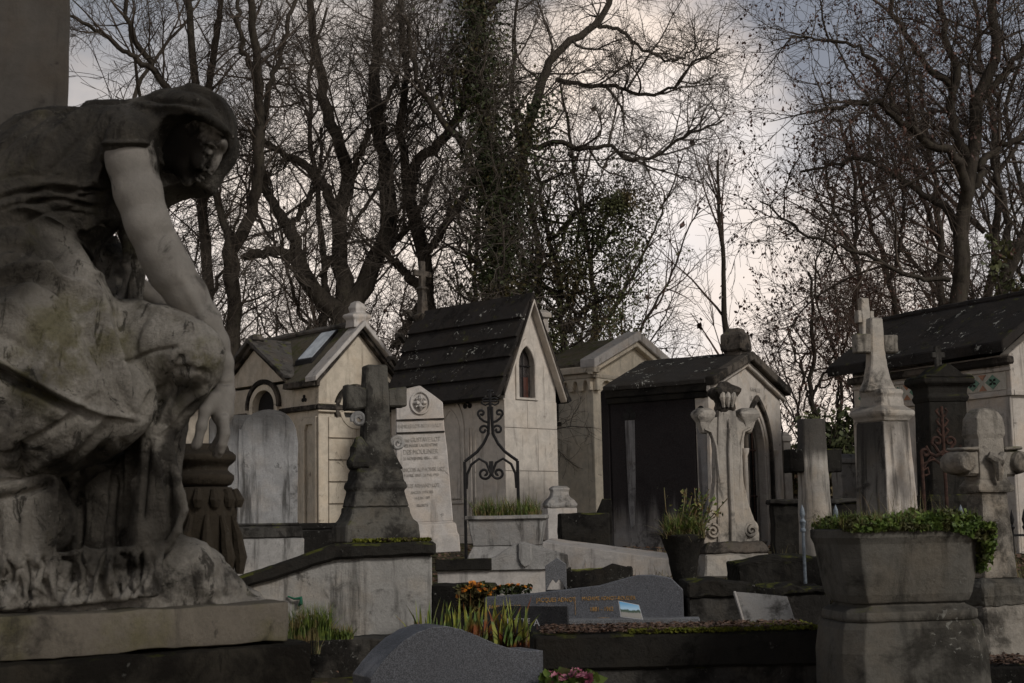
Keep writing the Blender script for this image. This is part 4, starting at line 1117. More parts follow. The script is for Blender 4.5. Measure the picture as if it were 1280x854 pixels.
mb = MB(s); mb.rings([(-2, 49, 27), (2, 49, 27), (20, 48, 26), (26, 42, 23), (34, 38, 22), (42, 37, 21)]); B(mb, 'lower_step', 'cross', o, s, 2, 1.2, 8)
for zc, xc, rr, mt in ((150, -24, 9, 'stele'), (120, 27, 9, 'midgrey')):
    mb = MB(s); mb.tube([(x, -6, z) for x, z in spiral(xc, zc, 3, rr, 0, 560, 26)], 2.6, 7); B(mb, 'carved_scroll', mt, o, s, 0, .5, 5)
mb = MB(s); mb.rings([(88, 12, 9), (96, 14, 10), (106, 10, 8), (114, 11, 8), (124, 6, 5), (130, 3, 3)], cx=-24, cy=-8); B(mb, 'broken_carving', 'cross', o, s, 2, 2.5, 4)
# big tomb block with sloping coping
o, s = mon('tomb', 'large grey cement tomb block with a dark sloping coping, carrying the mossy stone cross', 'tomb', 541, 800, 9.6, 5)
mb = MB(s); mb.plate([(-330, -60), (0, -60), (0, 102), (-120, 102), (-330, 46)], [], 0, 95)
B(mb, 'block', 'blockwall', o, s, 1.5, .8, 14)
mb = MB(s); mb.plate([(-335, 50), (-330, 40), (-118, 100), (5, 103), (5, 119), (-120, 119)], [], -8, 100); B(mb, 'coping', 'black', o, s, 3, 1.6, 8)
mb = MB(s); mb.tube([(-176, -2, 57), (-168, -5, 54), (-160, -6, 55), (-160, -6, 48), (-163, -5, 46)], [1, 1.3, 2.6, 2.8, 1.5], 8); mb.build('green_tap', plain('green_bronze', (.02, .12, .07), .5, .3), o)

# 3 inscribed pale stele
o, s = mon('stele', 'pale inscribed stele with a carved floral medallion, leaning beside the tall chapel', 'gravestone', 530, 655, 14, 6)
o.rotation_euler = (0, R(-1.2), R(6))
mb = MB(s); mb.plate([(-34, 2), (36, 2), (32, 80), (29, 120), (28, 150), (0, 172), (-26, 166), (-30, 160), (-31, 120), (-33, 60)], [], -9, 9); sl_ = B(mb, 'slab', 'lightgrey', o, s, 1.2, .4)
mb = MB(s); mb.plate([(-31, 128), (29, 128), (29, 130), (-31, 130)], [], -10.2, -8.9); mb.build('groove', M['trimdark'], o)
mb = MB(s); mb.plate([(-31, 112), (29, 112), (29, 114), (-31, 114)], [], -10.2, -8.9); mb.build('groove', M['trimdark'], o)
mb = MB(s); mb.plate(arc(0, 150, 13, 0, 360, 24, 15)[:-1], [arc(0, 150, 10.5, 0, 360, 24, 12.5)[:-1]], -11, -8.9); md = mb.build('medallion', M['lightgrey'], o, bevel=.5 * s)
mb = MB(s)
for a in range(4):
    ca, sa = math.cos(R(a * 90)), math.sin(R(a * 90))
    mb.tube([(0, -10, 150), (ca * 4, -12, 150 + sa * 5), (ca * 8, -10, 150 + sa * 10)], [1.5, 3.2, 1.2], 7)
    mb.tube([(ca * 3 - sa * 3, -10, 150 + sa * 3 + ca * 3), (ca * 6 - sa * 5, -11, 150 + sa * 6 + ca * 5)], [1, 2], 6)
mb.build('carved_flower', M['lightgrey'], md, smooth=True)
mb = MB(s); mb.rings([(-36, 43, 16), (-14, 42, 15), (-12, 40, 14), (-1, 39, 13), (1, 36, 11), (3, 35, 10)]); B(mb, 'base', 'lightgrey', o, s, 1, .5)
for tx, zz, sz in (('FAMILLE LOT-BERTHEAUT', 121, 6.2), ('Mme GUSTAVE LOT', 104, 7.5), ('NÉE MARIE LAURENTINE', 97, 5.2), ('DES MOULINIER', 89, 8), ('26 NOVEMBRE 1854 - 1881', 81, 5), ('FRANÇOIS ALPHONSE LOT', 67, 6.4), ('9 AVRIL 1850 - 24 MAI 1910', 60, 4.8), ('JULES ARMAND LOT', 47, 6.4), ('ANCIEN OFFICIER', 39, 4.6), ('14 JUIN 1889', 32, 4.6), ('REGRETS', 23, 4.6)):
    text_mesh('inscription', tx, sz * s * 1.05, M['ink'], o, (-1.5 * s, -9.3 * s, zz * s), ext=.0015, sx=.72)

# 4 wrought iron grave frame ending in a cross
o, s = mon('iron_grave_cross', 'black wrought iron frame with scrolls rising to a small cross, before the tall chapel', 'iron cross', 616, 690, 12.6, 4)
def irn(path, r=1.7, name='scroll', mat='iron', y=0, par=None):
    mb = MB(s); mb.tube([(x, y, z) for x, z in path], r, 7); return mb.build(name, M[mat], par or o, smooth=True)
irn([(-33, -35), (-33, 112)], 2.1, 'upright'); irn([(33, -35), (33, 112)], 2.1, 'upright')
for sg in (-1, 1):
    m = lambda pts: [(sg * x, z) for x, z in pts]
    irn(m([(33, 112), (26, 117), (17, 124), (9, 134), (3, 146), (2, 165), (2, 180)]), 2.0, 'arched_bar')
    irn(m([(31, 78), (30, 96), (25, 108), (15, 115), (6, 110), (1, 97)] ), 1.7, 'inner_arch')
    irn(m([(1, 112), (1, 102)] + spiral(8.5, 97, 8, 1.8, 170, 170 + 470, 26)), 1.7)
    irn(m([(2, 146), (4, 152)] + spiral(9, 151, 6.5, 1.5, 210, 210 - 430 + 430 - 430, 24)), 1.6)
    irn(m([(2, 160), (8, 162), (13, 166)] + spiral(11, 172, 5, 1.2, -60, 330, 20)), 1.6)
    irn(m([(1, 184)] + [(6, 182), (10, 184), (11, 187)]), 1.2, 'cross_curl'); irn(m([(1, 190), (6, 191), (10, 189)]), 1.2, 'cross_curl')
irn([(0, 176), (0, 201)], 2.0, 'cross_upright'); irn([(-9, 187), (9, 187)], 1.5, 'cross_bar'); irn([(-4, 200), (4, 200)], 1.5, 'cross_bar')

# 5 stone trough with grass
o, s = mon('trough_planter', 'grey stone trough of grass on a moulded foot, before the iron frame', 'planter', 635, 684, 12, -6)
mb = MB(s); mb.frus(-41, 41, -20, 20, 2, -47, 47, -24, 24, 34); B(mb, 'trough', 'midgrey', o, s, 1, .4)
mb = MB(s); mb.plate([(-50, -27), (50, -27), (50, 27), (-50, 27)], [[(-43, -20), (43, -20), (43, 20), (-43, 20)]], 34, 39, 'xy'); B(mb, 'rim', 'midgrey', o, s, 1, .4)
mb = MB(s); mb.box(-43, 43, -20.5, 20.5, 30, 36); mb.build('soil', M['litter'], o)
mb = MB(s); mb.rings([(-45, 48, 26), (-13, 48, 26), (-9, 47, 25), (-2, 43, 21), (2, 41, 20)]); B(mb, 'foot', 'midgrey', o, s, 1, .5)

# 6 tomb front with a curved crest and a carved shield
o, s = mon('tomb', 'long low grey tomb with a curved crest and a small carved shield', 'tomb', 545, 735, 10.9, -4)
cr = [(0, 34)] + [(x, 34 + 20 * (.5 - .5 * math.cos(math.pi * (x - 62) / 46))) if x < 108 else (x, 54 - 16 * (x - 112) / 48 ) for x in range(62, 164, 6)] + [(163, 37)]
mb = MB(s); mb.plate([(0, 20), (163, 20)] + list(reversed(cr)), [], -3, 16); B(mb, 'crest', 'midgrey', o, s, 1, .8)
mb = MB(s); mb.box(2, 160, 0, 14, -55, 20); B(mb, 'front_slab', 'lightgrey', o, s, .8, .4)
mb = MB(s); mb.plate([(103, 53), (119, 50), (119, 32), (116, 26), (111, 23), (106, 27), (103, 34)], [], -6, -2); B(mb, 'shield', 'midgrey', o, s, 1, .2)
mb = MB(s); mb.box(2, 160, 16, 130, -55, 30); B(mb, 'body', 'darkgrey', o, s, 1, 1)
mb = MB(s); mb.box(0, 70, -5, -3, 21, 35); B(mb, 'blackened_edge', 'black', o, s, .8, .6)

# 7 pale slab tomb sloping right
o, s = mon('tomb', 'long pale stone tomb slab sloping down to the right, beside the hanging weeds', 'tomb', 690, 712, 13.6, -14)
mb = MB(s); mb.add([(-12, 0, -45), (160, 0, -45), (160, 52, -45), (-12, 52, -45), (-12, 0, 34), (158, 0, 9), (158, 52, 14), (-12, 52, 38)], [(3, 2, 1, 0), (4, 5, 6, 7), (0, 1, 5, 4), (1, 2, 6, 5), (2, 3, 7, 6), (3, 0, 4, 7)]); B(mb, 'slab', 'lightgrey', o, s, 1, .3, 14)
mb = MB(s); mb.box(-16, 166, -6, 56, -60, -9); B(mb, 'base', 'lightgrey', o, s, 1, .4)

# 8 low black planter tomb + small granite plaque
o, s = mon('grave_border', 'low black stone grave border filled with moss, behind the small grey plaque', 'grave', 705, 728, 10.8, -4)
mb = MB(s); mb.plate([(0, -30), (84, -30), (84, 16), (60, 22), (46, 16), (20, 14), (0, 16)], [], 0, 7); B(mb, 'front_kerb', 'black', o, s, 1, .8)
mb = MB(s); mb.box(0, 7, 7.2, 70, -30, 16); B(mb, 'side_kerb', 'black', o, s, 1, .8)
mb = MB(s); mb.box(78, 85, 7.2, 70, -30, 16); B(mb, 'side_kerb', 'black', o, s, 1, .8)
mb = MB(s); mb.box(7, 78, 7, 70, -30, 14); B(mb, 'moss_fill', M['moss'], o, s, 1, 3, 5)
o, s = mon('memorial_plaque', 'small grey granite plaque with a peaked top, standing behind the gilt-lettered granite tomb', 'plaque', 695, 728, 9.6, -8)
mb = MB(s); mb.plate([(-13, -12), (-8, -2), (-4, 4), (0, -1), (4, 4), (8, -1), (13, -10), (13, 22), (2, 30), (-13, 20)], [], -2, 2.5); mb.build('slab', M['granite2'], o, bevel=.4 * s)
mb = MB(s); mb.box(-12, 12, -5, 5, -26, -9); mb.build('foot', M['graniteb'], o, bevel=.3 * s)

# 9 granite tomb with gilt letters
o, s = mon('granite_tomb', 'grey granite tombstone with gilt lettering, low and long with a raised right shoulder', 'tombstone', 730, 772, 8.0, -5)
top = [(122, -70), (122, 32), (108, 46), (86, 50), (68, 50), (54, 47), (20, 38), (-60, 30), (-122, 26), (-122, -70)]
mb = MB(s); mb.plate(top, [], -4, 20); mb.build('headstone', M['granite'], o, bevel=.8 * s, seg=2)
mb = MB(s); mb.box(-126, 140, -34, -4.2, -60, -.5); mb.build('ledge', M['granite2'], o, bevel=.6 * s)
for tx, x, z, sz in (('FAMILLE ROGER', -97, 14, 7), ('JACQUES ADNOT', -34, 22, 7.5), ('1874 - 1955', -36, 9, 7.5), ('MADAME ADNOT-ROUZIER', 31, 23, 6.6), ('1881 - 1962', 22, 10, 7.5), ('______', 24, 2, 6)):
    text_mesh('gilt_inscription', tx, sz * s * 1.0, M['gold'], o, (x * s, -4.4 * s, z * s), ext=.0012, sx=.8)
mb = MB(s); mb.box(-10.5, -10, -4.6, -4, 4, 26); mb.build('gilt_line', M['gold'], o)
# black plaque, picture plaque
o, s = mon('memorial_plaque', 'black polished stone plaque with white letters behind the iris leaves', 'plaque', 668, 785, 6.9, -14)
mb = MB(s); mb.plate([(-60, -40), (42, -40), (42, 26), (-40, 27), (-60, 22)], [], 0, 9); mb.build('slab', M['graniteb'], o, bevel=.5 * s, seg=2)
text_mesh('inscription', 'A', 12 * s, M['inklight'], o, (3 * s, -.4 * s, 6 * s), ext=.001)
text_mesh('inscription', 'A NOTRE', 9 * s, M['inklight'], o, (-24 * s, -.4 * s, 8 * s), ext=.001)
o, s = mon('picture_plaque', 'small tilted glass plaque showing a blue sky over grey rocks, leaning on the granite tomb', 'plaque', 789, 773, 7.35, 0)
o.rotation_euler = (R(-14), R(4), R(6))
mb = MB(s); mb.plate([(-13, 1), (15, -1), (10, 17), (-16, 21)], [], 0, 1.5); mb.build('plate', M['inklight'], o)
N = NT('landscape_print'); zz = N.sep(N.n.new('ShaderNodeTexCoord').outputs['Object'])[2]
wv = N.math('ADD', zz, N.math('MULTIPLY', N.math('SUBTRACT', N.noise(60, 4, .6), .5), .02))
c = N.mix(N.ramp(zz, .035, .085), (.35, .50, .62), (.07, .27, .48)); c = N.mix(N.ramp(wv, .046, .040), c, (.03, .055, .035)); c = N.mix(N.ramp(wv, .033, .024), c, (.22, .21, .19))
pm = N.done(c, .3, None, .5)
mb = MB(s); mb.plate([(-12, 2), (14, 0), (9.4, 16.2), (-15, 20)], [], -.4, -.05); mb.build('printed_landscape', pm, o)

# 10 gothic carved monument
o, s = mon('gothic_monument', 'tall carved gothic grave pillar with broken side brackets, before the pointed doorway', 'grave monument', 913, 690, 12, 12)
mb = MB(s)
mb.plate([(-20, 8), (20, 8), (19, 30), (16, 100), (14, 146), (11, 180), (9, 198), (0, 204), (-9, 198), (-11, 180), (-14, 146), (-16, 100), (-19, 30)], [], -10, 10); B(mb, 'shaft', 'gothic', o, s, 3, .8, 6, seg=2)
for sg in (-1, 1):   # scrolled buttress feet and the concave flanks
    mb = MB(s); mb.plate([(sg * 12, 8), (sg * 36, 8), (sg * 37, 22), (sg * 32, 36), (sg * 24, 60), (sg * 19, 85), (sg * 18, 120), (sg * 17, 136), (sg * 21, 147), (sg * 27, 152), (sg * 36, 157), (sg * 38, 166), (sg * 32, 170), (sg * 25, 169), (sg * 18, 166), (sg * 9, 168)][::sg], [], -7, 7); B(mb, 'buttress', 'gothic', o, s, 2, .8, 6, seg=2)
    mb = MB(s); mb.rings([(146, 4, 5), (152, 6, 7), (160, 8, 9), (166, 12, 12), (170, 13, 13), (174, 12, 12), (178, 7, 7)], cx=sg * 29, cy=0); B(mb, 'bracket_capital', 'gothic', o, s, 1.4, 1.4, 4)
    mb = MB(s); mb.tube([(x, -9, z) for x, z in spiral(sg * 25, 26, 9, 1, 90, 90 + sg * 620, 34)], 1.9, 6); B(mb, 'scroll', 'gothic', o, s, 0, .3, 9, smooth=True)
    mb = MB(s); mb.tube([(x, 2, z) for x, z in spiral(sg * 27, 30, 12, 2, 90, 90 + sg * 500, 24)], 5, 7); B(mb, 'volute', 'gothic', o, s, 0, .6, 9, smooth=True)
    mb = MB(s); mb.tube([(sg * 11, -8, 60), (sg * 14, -9, 100), (sg * 16, -8, 130), (sg * 21, -7, 148), (sg * 30, -7, 152)], 2, 6); B(mb, 'rib', 'gothic', o, s, 0, .3, 9, smooth=True)
mb = MB(s); mb.plate([(-3, 10), (3, 10), (2.5, 120), (0, 165), (-2.5, 120)], [], -14, -10); B(mb, 'rib', 'gothic', o, s, 1, .4, 8)
mb = MB(s); mb.rings([(168, 10, 9), (176, 12, 11), (186, 11, 10), (194, 16, 14), (199, 18, 16), (203, 17, 14), (206, 10, 9), (211, 5, 5)]); B(mb, 'canopy', 'trimdark', o, s, 2, 2.2, 4)
mb = MB(s)
for a in (-7, 0, 7): mb.tube([(a, -11, 200), (a * 1.1, -14, 190), (a * .8, -12, 178)], [3, 4, 2], 7)
B(mb, 'carved_leaf', 'gothic', o, s, 0, 1.4, 4)
mb = MB(s); mb.rings([(-2, 42, 26), (2, 42, 26), (10, 38, 22), (13, 36, 20)]); B(mb, 'foot_moulding', 'trimdark', o, s, 2, 2, 5)
mb = MB(s); mb.frus(-44, 44, -28, 28, -30, -42, 42, -26, 26, -2); B(mb, 'pedestal', 'gothic', o, s, 2, 1.6, 7)

# 11 weathered dark tomb wall under the gothic pillar, leaning slab
o, s = mon('tomb', 'rough dark tomb wall with a mossy ledge, under the gothic pillar', 'tomb', 950, 790, 9.2, 4)
mb = MB(s); mb.box(-88, 90, 0, 60, -60, 44); B(mb, 'wall', 'darkgrey', o, s, 2, 1.6, 9)
mb = MB(s); mb.plate([(-88, 44), (90, 44), (90, 52), (60, 50), (40, 58), (10, 55), (-20, 60), (-50, 66), (-88, 62)], [], -5, 66); B(mb, 'ledge', 'black', o, s, 2, 3, 5)
mb = MB(s); mb.box(-110, -90.5, 14, 60, -60, 46); B(mb, 'corner_block', 'black', o, s, 1, 1, 9)
o, s = mon('tomb', 'black mossy low tomb behind the gothic pillar foot, right of the weed basket', 'tomb', 985, 745, 11, 2)
mb = MB(s); mb.plate([(-60, -60), (85, -60), (85, 44), (40, 46), (20, 50), (-20, 48), (-60, 40)], [], 0, 80); B(mb, 'block', 'black', o, s, 2, 2, 8)
o, s = mon('fallen_slab', 'thin pale plaque leaning back against the rough dark tomb wall', 'plaque', 958, 776, 8.4, -4)
o.rotation_euler = (R(-38), R(3), R(-5))
mb = MB(s); mb.plate([(-26, -4), (36, -4), (27, 36), (-36, 40)], [], -2.5, 2.5); B(mb, 'slab', 'midgrey', o, s, .6, .4, 8)
mb = MB(s); mb.plate([(-29, -4), (-26.2, -4), (-36.2, 40), (-39, 40)], [], -3.5, 3); B(mb, 'white_edge', 'lightgrey', o, s, .3, .3, 8)

# 12 plain grey cross
o, s = mon('tomb_cross', 'plain grey stone cross with dark sooty arms, right of the blackened mausoleum', 'stone cross', 1020, 668, 12.8, 16)
mb = MB(s); mb.frus(-20, 20, -11, 11, -50, -15, 15, -9, 9, 143); B(mb, 'cross_shaft', stone('cross_shaft_stone', (.36, .335, .30), amt=.3, streak=.8, off=90, lichen=.3, zst=(P(1020, 580, 12.8).z, P(1020, 560, 12.8).z, .85)), o, s, 1.4, .7, 9)
for sg in (-1, 1):
    mb = MB(s); a, b = sorted((sg * 15.5, sg * 36)); mb.box(a, b, -9, 9, 76, 105); B(mb, 'cross_arm', 'black', o, s, 1.4, .8, 8)

# 13 tall pillar with broken cross
o, s = mon('grave_pillar', 'tall tapering stone pillar topped by a weathered cross, before the frieze mausoleum', 'grave monument', 1110, 655, 12, 32)
w = .57
mb = MB(s); mb.frus(-50 * w, 50 * w, -50 * w, 50 * w, -45, -40 * w, 40 * w, -40 * w, 40 * w, 126)
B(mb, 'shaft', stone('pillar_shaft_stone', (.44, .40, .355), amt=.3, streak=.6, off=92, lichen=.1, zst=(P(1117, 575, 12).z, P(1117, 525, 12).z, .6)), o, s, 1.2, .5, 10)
mb = MB(s); mb.frus(-50 * w - .7, -50 * w + 2, -49 * w, 49 * w, -44, -40 * w - .7, -40 * w + 2, -39 * w, 39 * w, 125); B(mb, 'dark_face', stone('dark_pillar_face', (.24, .225, .20), stain=(.016, .014, .013), amt=.55, streak=.7, off=95, lichen=.2, zst=(P(1117, 650, 12).z, P(1117, 540, 12).z, .8)), o, s, .6, .3, 9)  # thin slab over the left face, darker towards its top
mb = MB(s); mb.rings([(126, 40 * w, 40 * w), (130, 44 * w, 44 * w), (134, 50 * w, 50 * w), (139, 51 * w, 51 * w), (142, 44 * w, 44 * w), (146, 34 * w, 34 * w), (158, 32 * w, 32 * w), (160, 35 * w, 35 * w), (165, 34 * w, 34 * w), (167, 30 * w, 30 * w)]); B(mb, 'capital', 'gothic', o, s, 1.2, 1, 6)
mb = MB(s); mb.rings([(164, 21, 12), (168, 20, 11), (180, 15, 9), (196, 12, 8), (216, 10, 7.5), (257, 9, 7)], cx=-5); ob_ = B(mb, 'cross_shaft', 'gothic', o, s, 1.6, 1.0, 5); ob_.rotation_euler = (0, 0, R(-14))
for sg in (-1, 1):
    mb = MB(s); a, b = sorted((-5 + sg * 9.5, -5 + sg * 29)); mb.frus(a, b, -6.5, 6.5, 213, a, b, -8, 8, 236); ob_ = B(mb, 'cross_arm', 'worn', o, s, 1.4, 1.2, 5); ob_.rotation_euler = (0, 0, R(-16))

# 14 black pillar with small cross
o, s = mon('grave_pillar', 'black stone pillar with a small cross on its pediment, before the tiled frieze', 'grave monument', 1184, 655, 13.8, 10)
mb = MB(s); mb.frus(-29, 29, -22, 22, -40, -25, 25, -20, 20, 152); B(mb, 'shaft', 'black', o, s, 1.2, .5, 10)
mb = MB(s); mb.rings([(-40, 34, 27), (28, 34, 27), (36, 30, 24)]); B(mb, 'plinth', 'black', o, s, 1.2, .5, 10)
mb = MB(s); mb.rings([(150, 26, 21), (156, 28, 23), (160, 26, 21), (168, 27, 22), (174, 34, 28), (180, 34, 28)]); mb.plate([(-34, 180), (34, 180), (30, 184), (20, 184), (0, 198), (-20, 184), (-30, 184)], [], -28, 28); B(mb, 'cornice', 'black', o, s, 1, .6, 7)
mb = MB(s); mb.box(-4, 4, -3, 3, 195, 222); mb.box(-9, 9, -2.8, 2.8, 207, 214); B(mb, 'small_cross', 'darkgrey', o, s, .8, .3, 6)

# 15 rusty wrought iron grave cross
o, s = mon('iron_grave_cross', 'rusty wrought iron cross with leafy scrolls, between the tall pillar and the rolled-arm cross', 'iron cross', 1185, 655, 11.6, 0)
irn([(0, -40), (0, 30), (0, 146)], 2.2, 'upright', 'rust')
for zz in (140, 128, 116):
    for sg in (-1, 1):
        irn([(0, zz - 8)] + [(sg * a, b) for a, b in ((4, zz - 5), (7, zz), (4, zz + 3))], 1.7, 'leaf_scroll', 'rust')
for sg in (-1, 1):
    irn([(0, 84), (sg * 6, 88), (sg * 12, 98)] + [(sg * a, b) for a, b in spiral(8, 102, 6.5, 1.5, -30, 360, 20)], 2.1, 'scroll', 'rust')
    irn([(0, 90), (sg * 10, 84), (sg * 18, 88), (sg * 22, 96), (sg * 24, 92)], 2.3, 'scroll', 'rust')
    irn([(0, 70), (sg * 8, 76), (sg * 16, 84), (sg * 26, 70)], 1.6, 'scroll', 'rust')
irn([(-28, -40), (-28, 60), (-28, 84)] + spiral(-23, 88, 5.5, 1.5, 180, -220, 20), 2.2, 'upright', 'rust')
irn([(-28, 66), (-21, 70), (-20, 62), (-25, 60)], 1.6, 'scroll', 'rust'); irn([(-28, 74), (-14, 80), (0, 72)], 1.6, 'cross_bar', 'rust')
irn([(32, -40), (32, 50), (32, 66)], 2.0, 'upright', 'rust')

# 16 big cross with rolled arms, right edge
o, s = mon('tomb_cross', 'thick weathered stone cross with rolled arm ends at the right edge', 'stone cross', 1240, 722, 7.6, 24)
mb = MB(s); mb.frus(-26, 26, -18, 18, 0, -20, 20, -13, 13, 112); B(mb, 'cross_shaft', 'worn', o, s, 3, 1.2, 8, seg=2)
mb = MB(s); mb.rings([(104, 28, 18), (112, 30, 19), (116, 25, 17), (120, 23, 16)]); mb.rings([(118, 22, 15), (170, 20, 14), (176, 22, 15), (196, 21, 14), (204, 16, 12), (209, 9, 9)]); B(mb, 'cross_head', 'worn', o, s, 3, 1.6, 6, seg=2)
for sg in (-1, 1):
    mb = MB(s); a, b = sorted((sg * 18, sg * 40)); mb.box(a, b, -12, 12, 124, 156); B(mb, 'cross_arm', 'worn', o, s, 3, 1.4, 6)
    mb = MB(s); mb.tube([(sg * 43, -20, 141), (sg * 43, -8, 141), (sg * 43, 8, 141), (sg * 43, 20, 141)], [12, 15, 15, 12], 16); B(mb, 'rolled_end', 'worn', o, s, 2, 1.2, 6, smooth=True)
    mb = MB(s); a, b = sorted((sg * 20, sg * 48)); mb.box(a, b, -16, 16, 156, 160); B(mb, 'arm_cap', 'worn', o, s, 1.5, 1.2, 6)
mb = MB(s); mb.tube([(-12, -20, 150), (0, -26, 142), (12, -20, 150)], [5, 8, 5], 8); mb.tube([(0, -24, 142), (0, -24, 118)], [8, 3], 8); B(mb, 'carved_knot', 'worn', o, s, 0, 1.2, 5)
mb = MB(s); mb.rings([(-34, 37, 27), (-22, 42, 31), (-8, 42, 31), (-4, 36, 25), (0, 34, 23)]); B(mb, 'rough_collar', 'cross', o, s, 3, 3.2, 5)
mb = MB(s); mb.rings([(-130, 50, 38), (-90, 42, 32), (-80, 40, 30), (-60, 38, 28), (-32, 38, 28)]); B(mb, 'pedestal', 'worn', o, s, 3, 2.6, 7)

# 17 big planter, right foreground
o, s = mon('stone_planter', 'large dark octagonal stone planter overflowing with low green plants, right foreground', 'planter', 1125, 800, 5.2, 8)
def octr(levels, c=.42):
    vs = []; fs = []
    for z, hx, hy in levels:
        hx *= .86; hy *= .86
        ax, ay = hx * (1 - c * .55), hy * (1 - c * .75)
        vs += [(-ax, -hy, z), (ax, -hy, z), (hx, -ay, z), (hx, ay, z), (ax, hy, z), (-ax, hy, z), (-hx, ay, z), (-hx, -ay, z)]
    for i in range(len(levels) - 1):
        for j in range(8):
            k_ = (j + 1) % 8; fs.append((i * 8 + j, i * 8 + k_, i * 8 + 8 + k_, i * 8 + 8 + j))
    fs.append(tuple(reversed(range(8)))); n = (len(levels) - 1) * 8; fs.append(tuple(range(n, n + 8)))
    return vs, fs
mb = MB(s); mb.add(*octr([(48, 88, 60), (58, 93, 64), (76, 97, 67), (118, 104, 72), (126, 108, 76), (136, 108, 76), (137, 98, 66), (128, 96, 64)])); B(mb, 'bowl', 'planter', o, s, 1.6, .7, 10, seg=2)
mb = MB(s); mb.add(*octr([(26, 96, 68), (30, 98, 70), (38, 97, 69), (44, 84, 58), (49, 80, 54)])); B(mb, 'neck', 'planter', o, s, 2, .7, 9, seg=2)
mb = MB(s); mb.add(*octr([(-250, 112, 80), (-10, 108, 76), (18, 103, 72), (26, 98, 68)])); B(mb, 'plinth', 'planter', o, s, 2, .9, 10, seg=2)
mb = MB(s); mb.add(*octr([(120, 94, 62), (136, 90, 58), (141, 70, 40)])); mb.build('soil', M['litter'], o, rough=3 * s, cuts=9 * s)
PL = (o, s)

# 18 slab covered in fallen leaves
o, s = mon('leafy_tomb', 'black low tomb with a thick coping covered in fallen brown leaves and moss', 'tomb', 848, 800, 5.6, 2)
mb = MB(s); mb.box(-178, 178, 0, 120, -34, 8); B(mb, 'coping', 'black', o, s, 3, 1.2, 9)
mb = MB(s); mb.box(-170, 172, 6, 115, -200, -34); B(mb, 'side_slab', 'darkgrey', o, s, 1.5, .6, 14)
LT = (o, s)

# 19 curved granite headstone, bottom
o, s = mon('granite_headstone', 'grey granite headstone with a wave-curved top at the bottom centre', 'headstone', 463, 860, 4.5, 27)
wv_ = [(0, 12), (12, 26), (26, 40), (44, 54), (64, 64), (84, 69), (104, 69), (124, 64), (146, 55), (168, 45), (190, 37), (214, 32), (240, 31)]
mb = MB(s); mb.plate([(0, -120), (240, -120)] + wv_[::-1], [], 0, 62); mb.build('stone', M['granite'], o, bevel=1.0 * s, seg=2)
HS = (o, s)

# 20 low dark border stones between, left bottom
o, s = mon('grave_border', 'rough dark grave kerb below the tomb block, beside the grass tuft', 'grave', 470, 850, 8.2, 2)
mb = MB(s); mb.box(-118, 60, 0, 60, -60, 50); B(mb, 'kerb', 'darkgrey', o, s, 2.5, 2.4, 7)
o, s = mon('grave_border', 'small black grave box behind the marigold bush', 'grave', 560, 770, 9.0, 0)
mb = MB(s); mb.box(-20, 60, 0, 50, -60, 38); B(mb, 'kerb', 'black', o, s, 2, 1.2, 8)
# 21 far small tombs between the chapels
o, s = mon('small_tomb', 'small pale tomb carrying a stone casket, between the tall chapel and corbelled mausoleum', 'tomb', 705, 645, 18.5, 10)
mb = MB(s); mb.box(-24, 14, -14, 20, -30, 10); B(mb, 'block', 'lightgrey', o, s, 1, .6, 9)
mb = MB(s); mb.rings([(10, 18, 14), (14, 20, 15), (20, 16, 12), (24, 11, 9), (30, 10, 8), (34, 12, 9), (37, 8, 6)], cx=-5); B(mb, 'casket', 'midgrey', o, s, 1, .8, 5)
o, s = mon('tomb', 'black slab tomb at the foot of the blackened mausoleum wall', 'tomb', 732, 672, 16.8, 6)
mb = MB(s); mb.box(-31, 31, 0, 30, -40, 30); B(mb, 'block', 'black', o, s, 1.5, 1, 8)
o, s = mon('headstone', 'small black slanting headstone against the corner of the blackened mausoleum', 'headstone', 757, 660, 17.2, 10)
mb = MB(s); mb.plate([(-12, -30), (8, -30), (8, 36), (-3, 36), (-12, 16)], [], -3, 3); B(mb, 'slab', 'black', o, s, 1, .5, 8)
o, s = mon('tomb', 'low dark mossy tomb wall behind the plain grey cross', 'tomb', 1030, 660, 16, 0)
mb = MB(s); mb.box(-62, 70, 0, 26, -60, 30); B(mb, 'block', 'black', o, s, 1.5, 1.6, 8)
mb = MB(s); mb.box(-66, 74, -4, 30, 30, 36); B(mb, 'coping', 'darkgrey', o, s, 1.5, 1.6, 8)
o, s = mon('small_tomb', 'small grey tomb seen far behind, left of the tall cross pillar', 'tomb', 1062, 620, 19, 20)
mb = MB(s); mb.box(-16, 16, -8, 14, -40, 40); mb.rings([(40, 19, 14), (46, 19, 14), (52, 8, 6)], cy=3); B(mb, 'block', 'midgrey', o, s, 1, .6, 8)
o, s = mon('pale_column', 'narrow pale stone post seen behind the right side of the blackened mausoleum', 'post', 985, 645, 20, 20)
mb = MB(s); mb.frus(-6, 6, -6, 6, -40, -5, 5, -5, 5, 92); mb.rings([(92, 7, 7), (98, 7, 7), (104, 2, 2)]); B(mb, 'post', 'pillar', o, s, .6, .4, 9)
o, s = mon('chimney_pillar', 'pale carved stone post rising behind the gable of the tall chapel', 'post', 679, 470, 25, 30)
o.location.z = ground(25)
hh_ = (P(679, 388, 25).z - ground(25)) / s
mb = MB(s); mb.frus(-8, 8, -8, 8, -10, -6, 6, -6, 6, hh_ - 10); mb.rings([(hh_ - 10, 9, 9), (hh_ - 4, 9, 9), (hh_, 5, 5)]); B(mb, 'shaft', 'pillar', o, s, .8, .6, 12)
